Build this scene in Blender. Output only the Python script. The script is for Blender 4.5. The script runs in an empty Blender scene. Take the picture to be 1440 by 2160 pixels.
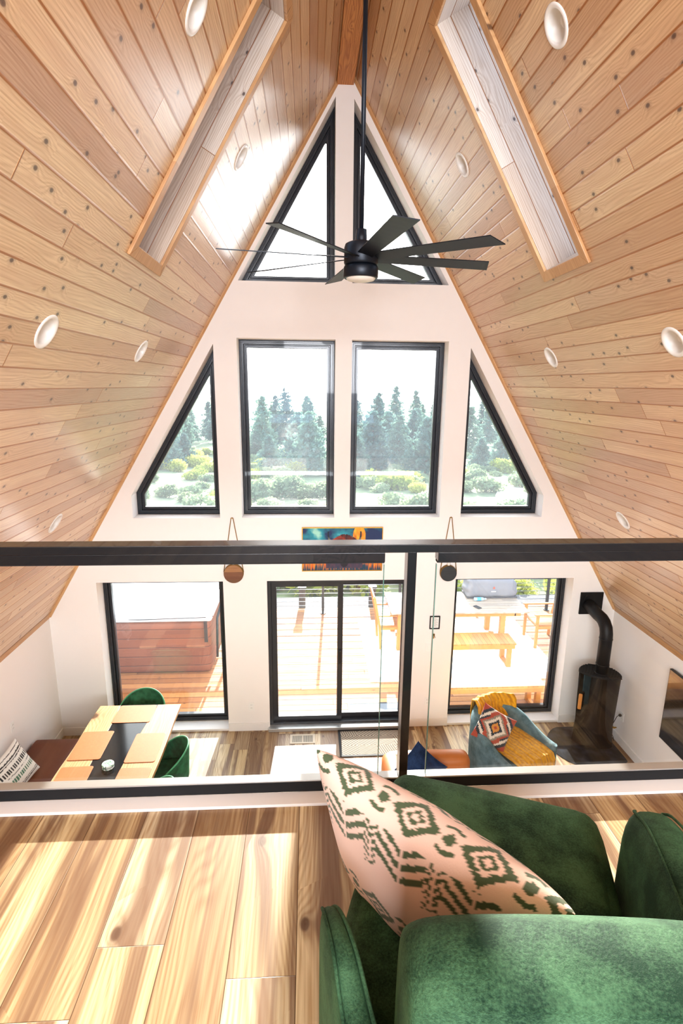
import bpy, bmesh, math, random
from mathutils import Vector, Matrix, noise
from mathutils.geometry import tessellate_polygon
random.seed(7)
PI = math.pi
C = bpy.context.scene.collection

# ------------------------------------------------------------------ helpers
def lin(h):
    h = h.lstrip('#'); r = []
    for i in (0, 2, 4):
        c = int(h[i:i+2], 16)/255
        r.append(c/12.92 if c <= .04045 else ((c+.055)/1.055)**2.4)
    return tuple(r)

class MB:
    """collects geometry for ONE mesh object"""
    def __init__(s): s.v = []; s.f = []; s.uv = {}
    def add(s, vs, fs):
        b = len(s.v); s.v += [tuple(p) for p in vs]; s.f += [tuple(b+i for i in f) for f in fs]; return s
    def box(s, x0, x1, y0, y1, z0, z1):
        return s.add([(x0,y0,z0),(x1,y0,z0),(x1,y1,z0),(x0,y1,z0),(x0,y0,z1),(x1,y0,z1),(x1,y1,z1),(x0,y1,z1)],
                     [(3,2,1,0),(4,5,6,7),(0,1,5,4),(1,2,6,5),(2,3,7,6),(3,0,4,7)])
    def bar(s, p, q, w, h, up=(0,0,1)):
        p = Vector(p); q = Vector(q); d = (q-p).normalized(); u = Vector(up)
        if abs(d.dot(u)) > .97: u = Vector((0,1,0))
        r = d.cross(u).normalized()*w/2; u = r.cross(d).normalized()*h/2
        return s.add([p-r-u,p+r-u,p+r+u,p-r+u,q-r-u,q+r-u,q+r+u,q-r+u],
                     [(3,2,1,0),(4,5,6,7),(0,1,5,4),(1,2,6,5),(2,3,7,6),(3,0,4,7)])
    def tube(s, path, r, n=12, cap=True):
        path = [Vector(p) for p in path]; m = len(path); rs = r if isinstance(r, (list,tuple)) else [r]*m
        t0 = (path[1]-path[0]).normalized(); a = Vector((0,0,1)) if abs(t0.z) < .9 else Vector((1,0,0))
        nrm = t0.cross(a).normalized(); b0 = len(s.v)
        for i, p in enumerate(path):
            t = (path[min(i+1,m-1)]-path[max(i-1,0)]).normalized()
            nrm = (nrm-t*nrm.dot(t)).normalized(); bi = t.cross(nrm)
            for k in range(n):
                an = 2*PI*k/n; s.v.append(tuple(p+(nrm*math.cos(an)+bi*math.sin(an))*rs[i]))
        for i in range(m-1):
            for k in range(n):
                s.f.append((b0+i*n+k, b0+i*n+(k+1)%n, b0+(i+1)*n+(k+1)%n, b0+(i+1)*n+k))
        if cap: s.f.append(tuple(b0+k for k in reversed(range(n)))); s.f.append(tuple(b0+(m-1)*n+k for k in range(n)))
        return s
    def cyl(s, p, q, r, n=24, r2=None): return s.tube([p, q], [r, r if r2 is None else r2], n)
    def lathe(s, prof, c=(0,0,0), n=32, M=None):
        b = len(s.v); c = Vector(c)
        for (r, z) in prof:
            for k in range(n):
                a = 2*PI*k/n; p = Vector((r*math.cos(a), r*math.sin(a), z))
                if M: p = M @ p
                s.v.append(tuple(p+c))
        for i in range(len(prof)-1):
            for k in range(n): s.f.append((b+i*n+k, b+i*n+(k+1)%n, b+(i+1)*n+(k+1)%n, b+(i+1)*n+k))
        return s
    def prism(s, poly, a0, a1, axis='z'):
        n = len(poly)
        def P(p, a): return (p[0],p[1],a) if axis == 'z' else ((p[0],a,p[1]) if axis == 'y' else (a,p[0],p[1]))
        return s.add([P(p,a0) for p in poly]+[P(p,a1) for p in poly],
                     [tuple(reversed(range(n))), tuple(range(n,2*n))]+[(i,(i+1)%n,n+(i+1)%n,n+i) for i in range(n)])
    def ring(s, outer, inner, y0, y1, axis='y'):
        n = len(outer)
        def P(p, a): return (p[0],a,p[1]) if axis == 'y' else (p[0],p[1],a)
        vs = [P(p,y0) for p in outer]+[P(p,y0) for p in inner]+[P(p,y1) for p in outer]+[P(p,y1) for p in inner]
        fs = []
        for i in range(n):
            j = (i+1)%n
            fs += [(i,j,n+j,n+i), (2*n+i,3*n+i,3*n+j,2*n+j), (n+i,n+j,3*n+j,3*n+i), (i,2*n+i,2*n+j,j)]
        return s.add(vs, fs)
    def grid(s, fn, nu, nv, cu=False, cv=False):
        b = len(s.v); U = nu if cu else nu+1; V = nv if cv else nv+1
        for j in range(V):
            for i in range(U): s.v.append(tuple(fn(i/nu, j/nv)))
        for j in range(nv):
            for i in range(nu):
                s.f.append((b+j*U+i, b+j*U+(i+1)%U, b+((j+1)%V)*U+(i+1)%U, b+((j+1)%V)*U+i))
        return s
    def cushion(s, c, d, r=.05, puff=.0, n=10, M=None, fn=None):
        """rounded, slightly puffed box; c centre, d full size"""
        c = Vector(c); h = Vector(d)/2; r = min(r, min(h)*.98)
        seen = {}
        def key(p): return (round(p[0],5),round(p[1],5),round(p[2],5))
        def put(p):
            k = key(p)
            if k in seen: return seen[k]
            q = Vector((p[0]*h.x, p[1]*h.y, p[2]*h.z)); inn = Vector([max(-(h[i]-r), min(h[i]-r, q[i])) for i in range(3)])
            e = q-inn
            if e.length > 1e-9: q = inn+e.normalized()*r
            for i in range(3):
                o = [k2 for k2 in range(3) if k2 != i]
                q[i] += math.copysign(1, q[i])*(abs(q[i])/h[i])**2*puff*max(0,1-p[o[0]]**2)*max(0,1-p[o[1]]**2)
            if fn: q = fn(q)
            if M: q = M @ q
            s.v.append(tuple(q+c)); seen[k] = len(s.v)-1; return seen[k]
        def T(t):
            return math.sin(t*PI/2) if True else t
        for ax in range(3):
            for sg in (-1, 1):
                for i in range(n):
                    for j in range(n):
                        q = []
                        for (a, b) in ((i,j),(i+1,j),(i+1,j+1),(i,j+1)):
                            u = T(2*a/n-1); v = T(2*b/n-1)
                            p = [0,0,0]; p[ax] = sg; p[(ax+1)%3] = u; p[(ax+2)%3] = v
                            q.append(put(p))
                        s.f.append(tuple(q if sg > 0 else reversed(q)))
        return s

def obj(name, mb, m, parent=None, bevel=0, smooth=False, sub=0, uv=None, solid=0, colors=None, seg=2):
    me = bpy.data.meshes.new(name); me.from_pydata(mb.v, [], mb.f); me.validate(); me.update()
    if m is not None: me.materials.append(m)
    if smooth:
        for p in me.polygons: p.use_smooth = True
    if uv:
        L = me.uv_layers.new(name='UVMap')
        for lp in me.loops: L.data[lp.index].uv = uv(me.vertices[lp.vertex_index].co)
    if colors:
        A = me.color_attributes.new('paint', 'FLOAT_COLOR', 'POINT')
        for i, c in enumerate(colors): A.data[i].color = (c[0], c[1], c[2], 1)
    o = bpy.data.objects.new(name, me); C.objects.link(o)
    if parent is not None: o.parent = parent
    if solid:
        k = o.modifiers.new('s', 'SOLIDIFY'); k.thickness = solid; k.offset = 0
    if bevel:
        k = o.modifiers.new('b', 'BEVEL'); k.width = bevel; k.segments = seg; k.limit_method = 'ANGLE'; k.angle_limit = .6
    if sub:
        k = o.modifiers.new('d', 'SUBSURF'); k.levels = sub; k.render_levels = sub
    return o
def thing(name, label, cat, loc=(0,0,0), rotz=0, group=None):
    o = bpy.data.objects.new(name, None); C.objects.link(o); o.empty_display_size = .1
    o.location = loc; o.rotation_euler = (0,0,rotz); o['label'] = label; o['category'] = cat
    if group: o['group'] = group
    return o
def tag(o, label, cat, group=None, kind=None):
    o['label'] = label; o['category'] = cat
    if group: o['group'] = group
    if kind: o['kind'] = kind
    return o
def struct(name, mb, m, label=None, cat=None, **k):
    o = obj(name, mb, m, **k); o['kind'] = 'structure'
    o['label'] = label or name.replace('_', ' '); o['category'] = cat or name.split('_')[0]
    return o
def dup(o, parent=None):
    c = o.copy(); C.objects.link(c)
    if parent is not None: c.parent = parent
    for ch in list(o.children): dup(ch, c)
    return c

# ------------------------------------------------------------------ materials
class NT:
    def __init__(s, name):
        s.m = bpy.data.materials.new(name); s.m.use_nodes = True; s.t = s.m.node_tree
        s.b = s.t.nodes['Principled BSDF']; s.out = s.t.nodes['Material Output']
    def n(s, typ, ins=None, **pr):
        k = s.t.nodes.new(typ)
        for a, b in pr.items(): setattr(k, a, b)
        for a, b in (ins or {}).items(): s.set(k.inputs[a], b)
        return k
    def set(s, sock, v):
        if hasattr(v, 'is_output') or isinstance(v, bpy.types.NodeSocket): s.t.links.new(v, sock)
        else:
            if sock.type == 'RGBA' and len(v) == 3: v = (*v, 1)
            sock.default_value = v
    def M(s, op, a, b=0, c=0, clamp=False):
        k = s.n('ShaderNodeMath', {0: a, 1: b, 2: c}, operation=op); k.use_clamp = clamp; return k.outputs[0]
    def mix(s, f, a, b, mode='MIX'):
        k = s.n('ShaderNodeMix', data_type='RGBA', blend_type=mode); s.set(k.inputs[0], f); s.set(k.inputs[6], a); s.set(k.inputs[7], b); return k.outputs[2]
    def ramp(s, f, stops, interp='LINEAR'):
        k = s.n('ShaderNodeValToRGB', {0: f}); k.color_ramp.interpolation = interp; e = k.color_ramp.elements
        while len(e) < len(stops): e.new(.5)
        for i, (p, c) in enumerate(stops): e[i].position = p; e[i].color = (*c, 1) if len(c) == 3 else c
        return k.outputs[0]
    def xyz(s, x=0, y=0, z=0): return s.n('ShaderNodeCombineXYZ', {0: x, 1: y, 2: z}).outputs[0]
    def sep(s, v): return s.n('ShaderNodeSeparateXYZ', {0: v}).outputs
    def noise(s, vec, scale=5, detail=4, rough=.5, dist=0, out=0):
        return s.n('ShaderNodeTexNoise', {'Vector': vec, 'Scale': scale, 'Detail': detail, 'Roughness': rough, 'Distortion': dist}).outputs[out]
    def coord(s, k='Object'): return s.n('ShaderNodeTexCoord').outputs[k]
    def P(s, **k):
        for a, b in k.items(): s.set(s.b.inputs[a.replace('_', ' ')], b)
        return s
    def bump(s, h, st=.3, d=.01): s.set(s.b.inputs['Normal'], s.n('ShaderNodeBump', {'Height': h, 'Strength': st, 'Distance': d}).outputs[0]); return s

def simple(name, col, rough=.5, metal=0, var=.06, scale=8, bump=0, bscale=60, **k):
    t = NT(name); co = t.coord()
    f = t.noise(co, scale, 3)
    c = t.mix(f, tuple(max(0,x*(1-var)) for x in col), tuple(x*(1+var) for x in col))
    t.P(Base_Color=c, Roughness=rough, Metallic=metal, **k)
    if bump: t.bump(t.noise(co, bscale, 3), bump, .005)
    return t.m

def planks(name, w, L, voff, tones, grain=.35, groove=.006, groovecol=(.2,.1,.04), knot=.0, rough=.4, streak=.0,
           streakcol=(.3,.15,.06), gb=.5, kx=2.2, ky=5.0, gscale=1.0, bev=.0, endgap=True, knotcol=(.10,.045,.02), coat=0.0, kthr=.55, hue=None, specular=.5, cath=50):
    """boards laid along U, stacked along V (metres)"""
    t = NT(name); uv = t.coord('UV'); s = t.sep(uv); u = s[0]; v = s[1]
    vv = t.M('DIVIDE', t.M('ADD', v, voff), w); row = t.M('FLOOR', vv); fv = t.M('FRACT', vv)
    ro = t.n('ShaderNodeTexWhiteNoise', {'Vector': t.xyz(row, 3.7)}, noise_dimensions='2D').outputs[0]
    uu = t.M('ADD', t.M('DIVIDE', u, L), t.M('MULTIPLY', ro, 7.3)); seg = t.M('FLOOR', uu); fu = t.M('FRACT', uu)
    wn = t.n('ShaderNodeTexWhiteNoise', {'Vector': t.xyz(row, seg)}, noise_dimensions='2D')
    r1 = wn.outputs[0]; rc = t.sep(wn.outputs[1])
    base = t.ramp(r1, tones)
    # knots
    kv = t.xyz(t.M('ADD', t.M('MULTIPLY', u, kx), t.M('MULTIPLY', rc[0], 31)), t.M('ADD', t.M('MULTIPLY', fv, w*ky), t.M('MULTIPLY', row, 5.3)))
    vo = t.n('ShaderNodeTexVoronoi', {'Vector': kv, 'Scale': 1.0}, voronoi_dimensions='2D')
    kd = vo.outputs['Distance']; krand = t.sep(vo.outputs['Color'])[0]
    kon = t.M('GREATER_THAN', krand, kthr)
    pull = t.M('MULTIPLY', t.M('MULTIPLY', kon, t.M('POWER', 2.718, t.M('MULTIPLY', kd, -5.0))), .32)
    # cathedral grain
    off = t.M('MULTIPLY', r1, 57)
    low = t.noise(t.xyz(t.M('ADD', t.M('MULTIPLY', u, .9*gscale), off), t.M('MULTIPLY', v, 5.0*gscale), off), 1.0, 2, .5)
    ph = t.M('ADD', t.M('MULTIPLY', v, 190*gscale), t.M('ADD', t.M('MULTIPLY', low, cath), t.M('MULTIPLY', pull, 34)))
    rings = t.M('POWER', t.M('ABSOLUTE', t.M('SINE', ph)), 3.0)
    fine = t.noise(t.xyz(t.M('ADD', t.M('MULTIPLY', u, 4*gscale), off), t.M('MULTIPLY', v, 190*gscale), off), 1.0, 3, .6)
    g = t.M('ADD', t.M('MULTIPLY', rings, .55), t.M('MULTIPLY', t.n('ShaderNodeMapRange', {0: fine, 1: .40, 2: .66, 3: 0.0, 4: 1.0}).outputs[0], .65))
    dark = t.mix(1.0, base, (.58,.45,.35), 'MULTIPLY')
    col = t.mix(t.M('MULTIPLY', g, grain, clamp=True), base, dark)
    if streak:
        sn = t.noise(t.xyz(t.M('ADD', t.M('MULTIPLY', u, .55), t.M('MULTIPLY', rc[1], 40)), t.M('ADD', t.M('MULTIPLY', v, 13), t.M('MULTIPLY', pull, 2)), off), 1.0, 3, .55, .3)
        sf = t.ramp(sn, [(.44, (0,0,0)), (.60, (1,1,1))])
        col = t.mix(t.M('MULTIPLY', sf, streak), col, streakcol)
    if knot:
        km = t.ramp(t.M('MULTIPLY', kd, 1.0), [(.0, (1,1,1)), (knot*.8, (.9,.9,.9)), (knot*1.25, (.22,.22,.22)), (knot*2.6, (0,0,0))])
        col = t.mix(t.M('MULTIPLY', t.M('MULTIPLY', km, kon), .92), col, knotcol)
    dv = t.M('MULTIPLY', t.M('MINIMUM', fv, t.M('SUBTRACT', 1, fv)), w)
    if endgap:
        du = t.M('MULTIPLY', t.M('MINIMUM', fu, t.M('SUBTRACT', 1, fu)), L)
        dd = t.M('MINIMUM', dv, t.M('MULTIPLY', du, 1.6))
    else: dd = dv
    gm = t.n('ShaderNodeMapRange', {0: dd, 1: groove*.45, 2: groove, 3: 1.0, 4: 0.0}).outputs[0]
    col = t.mix(gm, col, groovecol)
    t.P(Base_Color=col, Roughness=t.M('ADD', t.M('MULTIPLY', fine, .12), rough-.06), Specular_IOR_Level=specular)
    if coat: t.P(Coat_Weight=coat, Coat_Roughness=.22)
    h = t.n('ShaderNodeMapRange', {0: dd, 1: 0.0, 2: groove*1.3+bev, 3: 0.0, 4: 1.0}).outputs[0]
    t.bump(t.M('ADD', h, t.M('MULTIPLY', g, .05)), gb, .006)
    return t.m

M = {}
M['wall'] = simple('white_paint', lin('f1ece8'), .75, var=.015, bump=.05, bscale=140)
M['trimw'] = simple('white_trim', lin('eeeae6'), .45, var=.01)
M['cedar'] = planks('cedar_boards', .1283, 3.3, .13, [(0, lin('c8a27d')), (.3, lin('e0bf98')), (.65, lin('edd3ad')), (1, lin('c6a386'))],
                    grain=.58, cath=34, groove=.0068, groovecol=lin('a5682c'), knot=.085, rough=.36, gb=.55, kx=6.0, ky=9.0, bev=.002, kthr=.76, knotcol=lin('54382a'), coat=.5,
                    streak=.35, streakcol=lin('c79f7c'))
M['wellwood'] = planks('well_boards', .14, 14, .0, [(0, lin('cdbaa8')), (1, lin('ddd2c6'))], grain=.6, groove=.004, groovecol=lin('9a6230'), knot=.06, rough=.4, kx=5, ky=7, kthr=.84, cath=30, knotcol=lin('453530'))  # skylight brightness is put into this paler, greyer cedar tone
M['cedartrim'] = planks('cedar_trim', .4, 6, .1, [(0, lin('cda173')), (1, lin('d9b183'))], grain=.5, groove=.0001, knot=.03, rough=.4, kx=2, ky=9, kthr=.75)
M['beam'] = planks('fir_beam', .6, 9, .3, [(0, lin('c98546')), (1, lin('d09050'))], grain=1.0, groove=.0001, rough=.5, gscale=.9)
M['floor'] = planks('hickory_planks', .187, 1.35, .072, [(0, lin('8c7050')), (.25, lin('bda27a')), (.5, lin('dcc89e')), (.75, lin('ead9b6')), (1, lin('84684a'))],
                    grain=.80, cath=62, groove=.0016, groovecol=lin('5c4226'), knot=.07, rough=.42, streak=.85, streakcol=lin('70503a'), gb=.25, kx=3.2, ky=5.2, kthr=.84, gscale=.85)
M['deck'] = planks('deck_boards', .142, 4.2, .0, [(0, lin('8f5a30')), (.5, lin('ab7241')), (1, lin('bd8853'))], grain=.5, groove=.011, groovecol=lin('6e3c1a'), knot=.05, rough=.7, kx=2.5, ky=6, gb=.6)
M['teak'] = planks('teak_slats', .075, 3, .0, [(0, lin('b5763c')), (1, lin('cf9452'))], grain=.5, groove=.003, groovecol=lin('6a3f1c'), rough=.55, gb=.4, endgap=False)
M['teakx'] = simple('teak_solid', lin('c58543'), .55, var=.15, scale=14)
M['black'] = simple('black_metal', lin('26282b'), .38, .2, var=.05)
M['rail'] = simple('black_rail', lin('2b2c2e'), .26, .3, var=.08, scale=30, Coat_Weight=.6)
M['frame'] = simple('charcoal_frame', lin('2c3036'), .34, .1, var=.04, Coat_Weight=.3)
M['alu'] = simple('aluminium', lin('c9cac8'), .3, .7, var=.03)
M['fan'] = simple('fan_black', lin('20262f'), .42, .3, var=.04)
M['opal'] = simple('opal_lens', lin('e9e4dc'), .35, var=.01)
M['rubber'] = simple('rubber_black', lin('17181a'), .7, var=.05)
M['plate'] = simple('white_plastic', lin('f0eeea'), .35, var=.01)
M['slot'] = simple('dark_slot', lin('3a3835'), .6)
M['gold'] = simple('brass', lin('c79a45'), .3, .9, var=.05)
M['rope'] = simple('jute_rope', lin('8a6d3c'), .9, var=.2, scale=90)
M['tan'] = simple('tan_leather', lin('b9713a'), .42, var=.18, scale=6, bump=.15, bscale=120)
M['mat'] = simple('placemat_leather', lin('bf6a33'), .5, var=.16, scale=22, bump=.1)
M['brown'] = simple('brown_leather', lin('6e3a20'), .45, var=.15, scale=7, bump=.15, bscale=120)
M['steel'] = simple('brushed_steel', lin('9a9ea2'), .3, 1.0)
M['trunk'] = simple('bark', lin('6f6258'), .9, var=.3)
M['cover'] = simple('grey_cover', lin('7d7c80'), .7, var=.12, scale=5, bump=.5, bscale=9)
M['tubcover'] = simple('tub_cover_vinyl', lin('b9bcc0'), .5, var=.08, scale=4)
M['tubside'] = planks('tub_panels', .16, 5, .0, [(0, lin('71412d')), (1, lin('83503a'))], grain=.5, groove=.006, groovecol=lin('3a2016'), rough=.5, endgap=False)
M['silver'] = simple('galvanized', lin('8d8f90'), .45, .6)

def velvet(name, dark, light, sc=14):
    t = NT(name); co = t.coord()
    a = t.noise(co, sc, 5, .6); b = t.noise(t.n('ShaderNodeMapping', {'Vector': co, 'Scale': (1, 1, 3)}).outputs[0], sc*16, 3, .7)
    f = t.M('ADD', t.M('MULTIPLY', a, .35), t.M('MULTIPLY', b, .30)); f = t.M('ADD', f, t.M('MULTIPLY', t.noise(co, sc*.35, 3, .5, .6), .35))
    t.P(Base_Color=t.ramp(f, [(.42, dark), (.60, light)]), Roughness=.75, Sheen_Weight=.45, Sheen_Roughness=.4, Sheen_Tint=(*light, 1), Specular_IOR_Level=.25)
    t.bump(b, .35, .004); return t.m
M['velvet'] = velvet('green_velvet', lin('1c3828'), lin('4f7455'))
M['velvet2'] = velvet('dining_green_velvet', lin('1c4a34'), lin('3a7a58'), 20)
M['teal'] = velvet('grey_teal_velvet', lin('45626a'), lin('7d9aa2'), 9)
M['navy'] = velvet('navy_velvet', lin('101f38'), lin('2c456b'), 9)
M['piping'] = simple('green_piping', lin('2f6049'), .8, var=.1)
M['rimgreen'] = simple('light_green_welt', lin('4f9a73'), .6, var=.1)

def paint(name, rough=.8, sheen=.2, bump=.15, bs=260):
    t = NT(name); a = t.n('ShaderNodeAttribute', attribute_name='paint')
    t.P(Base_Color=a.outputs['Color'], Roughness=rough, Sheen_Weight=sheen); t.bump(t.noise(t.coord(), bs, 2), bump, .002); return t.m
M['paint'] = paint('printed_cloth'); M['canvas'] = paint('printed_canvas', .6, 0, .05)
M['woven'] = paint('woven_rug', .95, .3, .4, 180)

def glass(name, tint=(1,1,1), refl=.06, veil=0.0, veilcol=(.8,.9,1)):
    t = NT(name); t.t.nodes.remove(t.b)
    tr = t.n('ShaderNodeBsdfTransparent', {0: tint}); gl = t.n('ShaderNodeBsdfGlossy', {0: (1,1,1), 'Roughness': .0})
    fr = t.n('ShaderNodeFresnel', {'IOR': 1.5})
    f = t.M('MULTIPLY', fr.outputs[0], refl/.04, clamp=True)
    mx = t.n('ShaderNodeMixShader', {0: f, 1: tr.outputs[0], 2: gl.outputs[0]})
    o = mx.outputs[0]
    if veil:  # bluish translucent layer added to imitate glare haze over the view
        co = t.coord(); dn = t.noise(co, 2.2, 5, .65)
        tl = t.n('ShaderNodeBsdfTranslucent', {0: veilcol})
        vf = t.M('MULTIPLY', t.M('ADD', t.M('MULTIPLY', dn, .9), .55), veil)
        o = t.n('ShaderNodeMixShader', {0: vf, 1: o, 2: tl.outputs[0]}).outputs[0]
    t.t.links.new(o, t.out.inputs[0]); return t.m
M['glass'] = glass('window_glass', refl=.05, veil=.05)
M['glassdoor'] = glass('door_glass', refl=.05, veil=.015)
M['glassrail'] = glass('rail_glass', (.99,.998,.995), .003, 0)
t = NT('glass_edge'); t.P(Base_Color=lin('5f8f83'), Roughness=.2, Transmission_Weight=.3); M['gedge'] = t.m
t = NT('tv_screen'); t.P(Base_Color=lin('0c0d0f'), Roughness=.08, Specular_IOR_Level=.9, Coat_Weight=1.0, Coat_Roughness=.04); M['tv'] = t.m
t = NT('stove_glass'); t.P(Base_Color=lin('0a0c0e'), Roughness=.07, Specular_IOR_Level=.45, Coat_Weight=.0); M['stoveglass'] = t.m
t = NT('stove_iron'); t.P(Base_Color=lin('14171b'), Roughness=.5, Specular_IOR_Level=.35); M['iron'] = t.m
t = NT('hearth_plate'); t.P(Base_Color=t.ramp(t.noise(t.coord(), 9, 5), [(.45, lin('101216')), (.75, lin('343a44'))]), Roughness=.35, Specular_IOR_Level=.3); M['hearth'] = t.m

def leafmat(name, c1, c2, trans=.5):
    t = NT(name); t.t.nodes.remove(t.b)
    co = t.coord(); oi = t.n('ShaderNodeObjectInfo')
    f = t.M('ADD', t.M('MULTIPLY', t.noise(co, 2.3, 3), .7), t.M('MULTIPLY', oi.outputs['Random'], .3))
    c = t.ramp(f, [(.3, c1), (.7, c2)])
    d = t.n('ShaderNodeBsdfDiffuse', {0: c}); l = t.n('ShaderNodeBsdfTranslucent', {0: c})
    t.t.links.new(t.n('ShaderNodeMixShader', {0: trans, 1: d.outputs[0], 2: l.outputs[0]}).outputs[0], t.out.inputs[0]); return t.m
M['pine'] = leafmat('pine_needles', lin('4c6a68'), lin('7a9a86'), .4)  # outdoor haze is put into the pale blue-green needle colour
M['sage'] = leafmat('sage_leaves', lin('7b8f6e'), lin('afba8e'), .45)
M['shrub'] = leafmat('yellow_green_leaves', lin('8f9e4c'), lin('d0cf6a'), .5)
t = NT('dry_ground'); co = t.coord()
t.P(Base_Color=t.ramp(t.noise(co, .35, 6, .65), [(.35, lin('6c7a54')), (.55, lin('8f9670')), (.72, lin('b3a888'))]), Roughness=.95); M['ground'] = t.m
t = NT('dirt_track'); t.P(Base_Color=t.ramp(t.noise(t.coord(), 1.2, 4), [(.3, lin('c4ad93')), (.7, lin('e0d2bf'))]), Roughness=.95); M['dirt'] = t.m

# ------------------------------------------------------------------ dimensions (metres)
FZ = -.03; RZ = 7.79; KX = 3.664; KZ = 1.666; YW = 6.5; YB = -3.0; LZ = 2.98; LY = 1.80
TH = math.atan2(RZ-KZ, KX); SL = math.hypot(RZ-KZ, KX)
cT, sT = math.cos(TH), math.sin(TH)
def roofpt(side, s, y, out=0):   # s metres from the ridge down the slope; out: outward from the room
    return Vector((side*(s*cT + out*sT), y, RZ - s*sT + out*cT))
def inset(poly, d):
    n = len(poly); A = sum(poly[i][0]*poly[(i+1)%n][1]-poly[(i+1)%n][0]*poly[i][1] for i in range(n)); sg = 1 if A > 0 else -1
    L = []
    for i in range(n):
        p = Vector(poly[i]); q = Vector(poly[(i+1)%n]); e = (q-p).normalized(); nr = Vector((-e.y, e.x))*sg
        L.append((p+nr*d, e))
    out = []
    for i in range(n):
        p, e = L[i-1]; q, f = L[i]; cr = e.x*f.y-e.y*f.x
        t = ((q-p).x*f.y-(q-p).y*f.x)/cr; out.append(tuple(p+e*t))
    return out

# ------------------------------------------------------------------ room shell
floor = MB().box(-KX-.1, KX+.1, YB, YW+.3, FZ-.12, FZ)
struct('floor', floor, M['floor'], 'hickory plank main floor', 'floor', uv=lambda c: (c.y, c.x))
lx = (RZ-LZ)/math.tan(TH)
lf = MB().box(-lx-.12, lx+.12, YB, LY+.03, LZ-.26, LZ)
struct('floor_loft', lf, M['floor'], 'hickory plank loft floor', 'floor', uv=lambda c: (c.y, c.x))
struct('trim_1', MB().box(-lx, lx, 1.735, 1.80, LZ, LZ+.012), M['trimw'], 'white board edging the loft floor', 'trim', bevel=.002)
struct('trim_2', MB().box(-lx, lx, LY+.03, LY+.05, LZ-.28, LZ+.0), M['trimw'], 'white fascia board of the loft edge', 'trim')

# ceilings with skylight openings and downlight holes
SKY = {-1: (3.655, 4.195, 1.09, 2.84), 1: (3.83, 4.375, .955, 2.775)}
LIGHTS = {-1: [(-.92,3.05,6.235),(-.927,4.75,6.242),(-1.798,3.098,4.788),(-1.799,4.771,4.785),(-2.697,4.873,3.285)],
          1: [(.868,3.205,6.34),(.876,4.975,6.327),(1.788,3.276,4.804),(1.793,4.979,4.796),(2.72,5.05,3.247)]}
LR = .078
def lightpos(side, p): return p[1], (RZ-p[2])/sT
for side, nm in ((-1, 'ceiling_left'), (1, 'ceiling_right')):
    outer = [(YB,0),(YW+.3,0),(YW+.3,SL+.1),(YB,SL+.1)]
    y0,y1,s0,s1 = SKY[side]
    loops = [outer, [(y0,s0),(y1,s0),(y1,s1),(y0,s1)]]
    for p in LIGHTS[side]:
        y, s = lightpos(side, p); loops.append([(y+LR*math.cos(2*PI*k/28), s+LR*math.sin(2*PI*k/28)) for k in range(28)])
    flat = [q for l in loops for q in l]
    tris = tessellate_polygon([[Vector((q[0],q[1],0)) for q in l] for l in loops])
    mb = MB(); mb.add([roofpt(side, q[1], q[0]) for q in flat], [tuple(t) for t in tris])
    struct(nm, mb, M['cedar'], 'cedar board sloped ceiling', 'ceiling', uv=lambda c, sd=side: (c.y+(20 if sd > 0 else 0), (RZ-c.z)/sT+(.05 if sd > 0 else 0)))
    # roof deck outside (blocks light), with the same skylight opening
    b = MB()
    for (a0,a1,b0,b1) in ((YB,y0,0,SL+.1),(y1,YW+.3,0,SL+.1),(y0,y1,0,s0),(y0,y1,s1,SL+.1)):
        b.add([roofpt(side,b0,a0,.30),roofpt(side,b0,a1,.30),roofpt(side,b1,a1,.30),roofpt(side,b1,a0,.30)], [(0,1,2,3)])
    struct('trim_%d' % (3 if side < 0 else 4), b, M['black'], 'dark roof covering', 'roof')
    # skylight : well walls (cedar boards), trim, glass
    sk = bpy.data.objects.new('window_%d' % (8 if side < 0 else 9), None); C.objects.link(sk)
    tag(sk, 'long narrow skylight in the %s cedar slope' % ('left' if side < 0 else 'right'), 'window', kind='structure')
    dp = .34
    w = MB()
    cs = [(y0,s0),(y1,s0),(y1,s1),(y0,s1)]
    for i in range(4):
        a = cs[i]; c = cs[(i+1)%4]
        w.add([roofpt(side,a[1],a[0],0),roofpt(side,c[1],c[0],0),roofpt(side,c[1],c[0],dp),roofpt(side,a[1],a[0],dp)], [(0,1,2,3)])
    def wuv(c, sd=side):
        o = (c.x*sd)*sT + (c.z-RZ)*cT; s_ = (c.x*sd)*cT - (c.z-RZ)*sT
        return (s_ + c.y*.3, o+.035)
    obj('skylight_well', w, M['wellwood'], sk, uv=wuv)
    f = MB(); tw = .075
    oc = [(y0-tw,s0-tw),(y1+tw,s0-tw),(y1+tw,s1+tw),(y0-tw,s1+tw)]
    for i in range(4):
        j = (i+1)%4
        vs = [roofpt(side,p[1],p[0],o) for o in (0,-.022) for p in (oc[i],oc[j],cs[j],cs[i])]
        f.add(vs, [(0,1,2,3),(7,6,5,4),(0,4,5,1),(1,5,6,2),(2,6,7,3),(3,7,4,0)])
    obj('skylight_casing', f, M['cedartrim'], sk, bevel=.004, uv=lambda c: ((RZ-c.z), c.y))
    g = MB().add([roofpt(side,p[1],p[0],dp-.01) for p in cs], [(0,1,2,3)])
    obj('pane', g, M['glassdoor'], sk)

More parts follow.
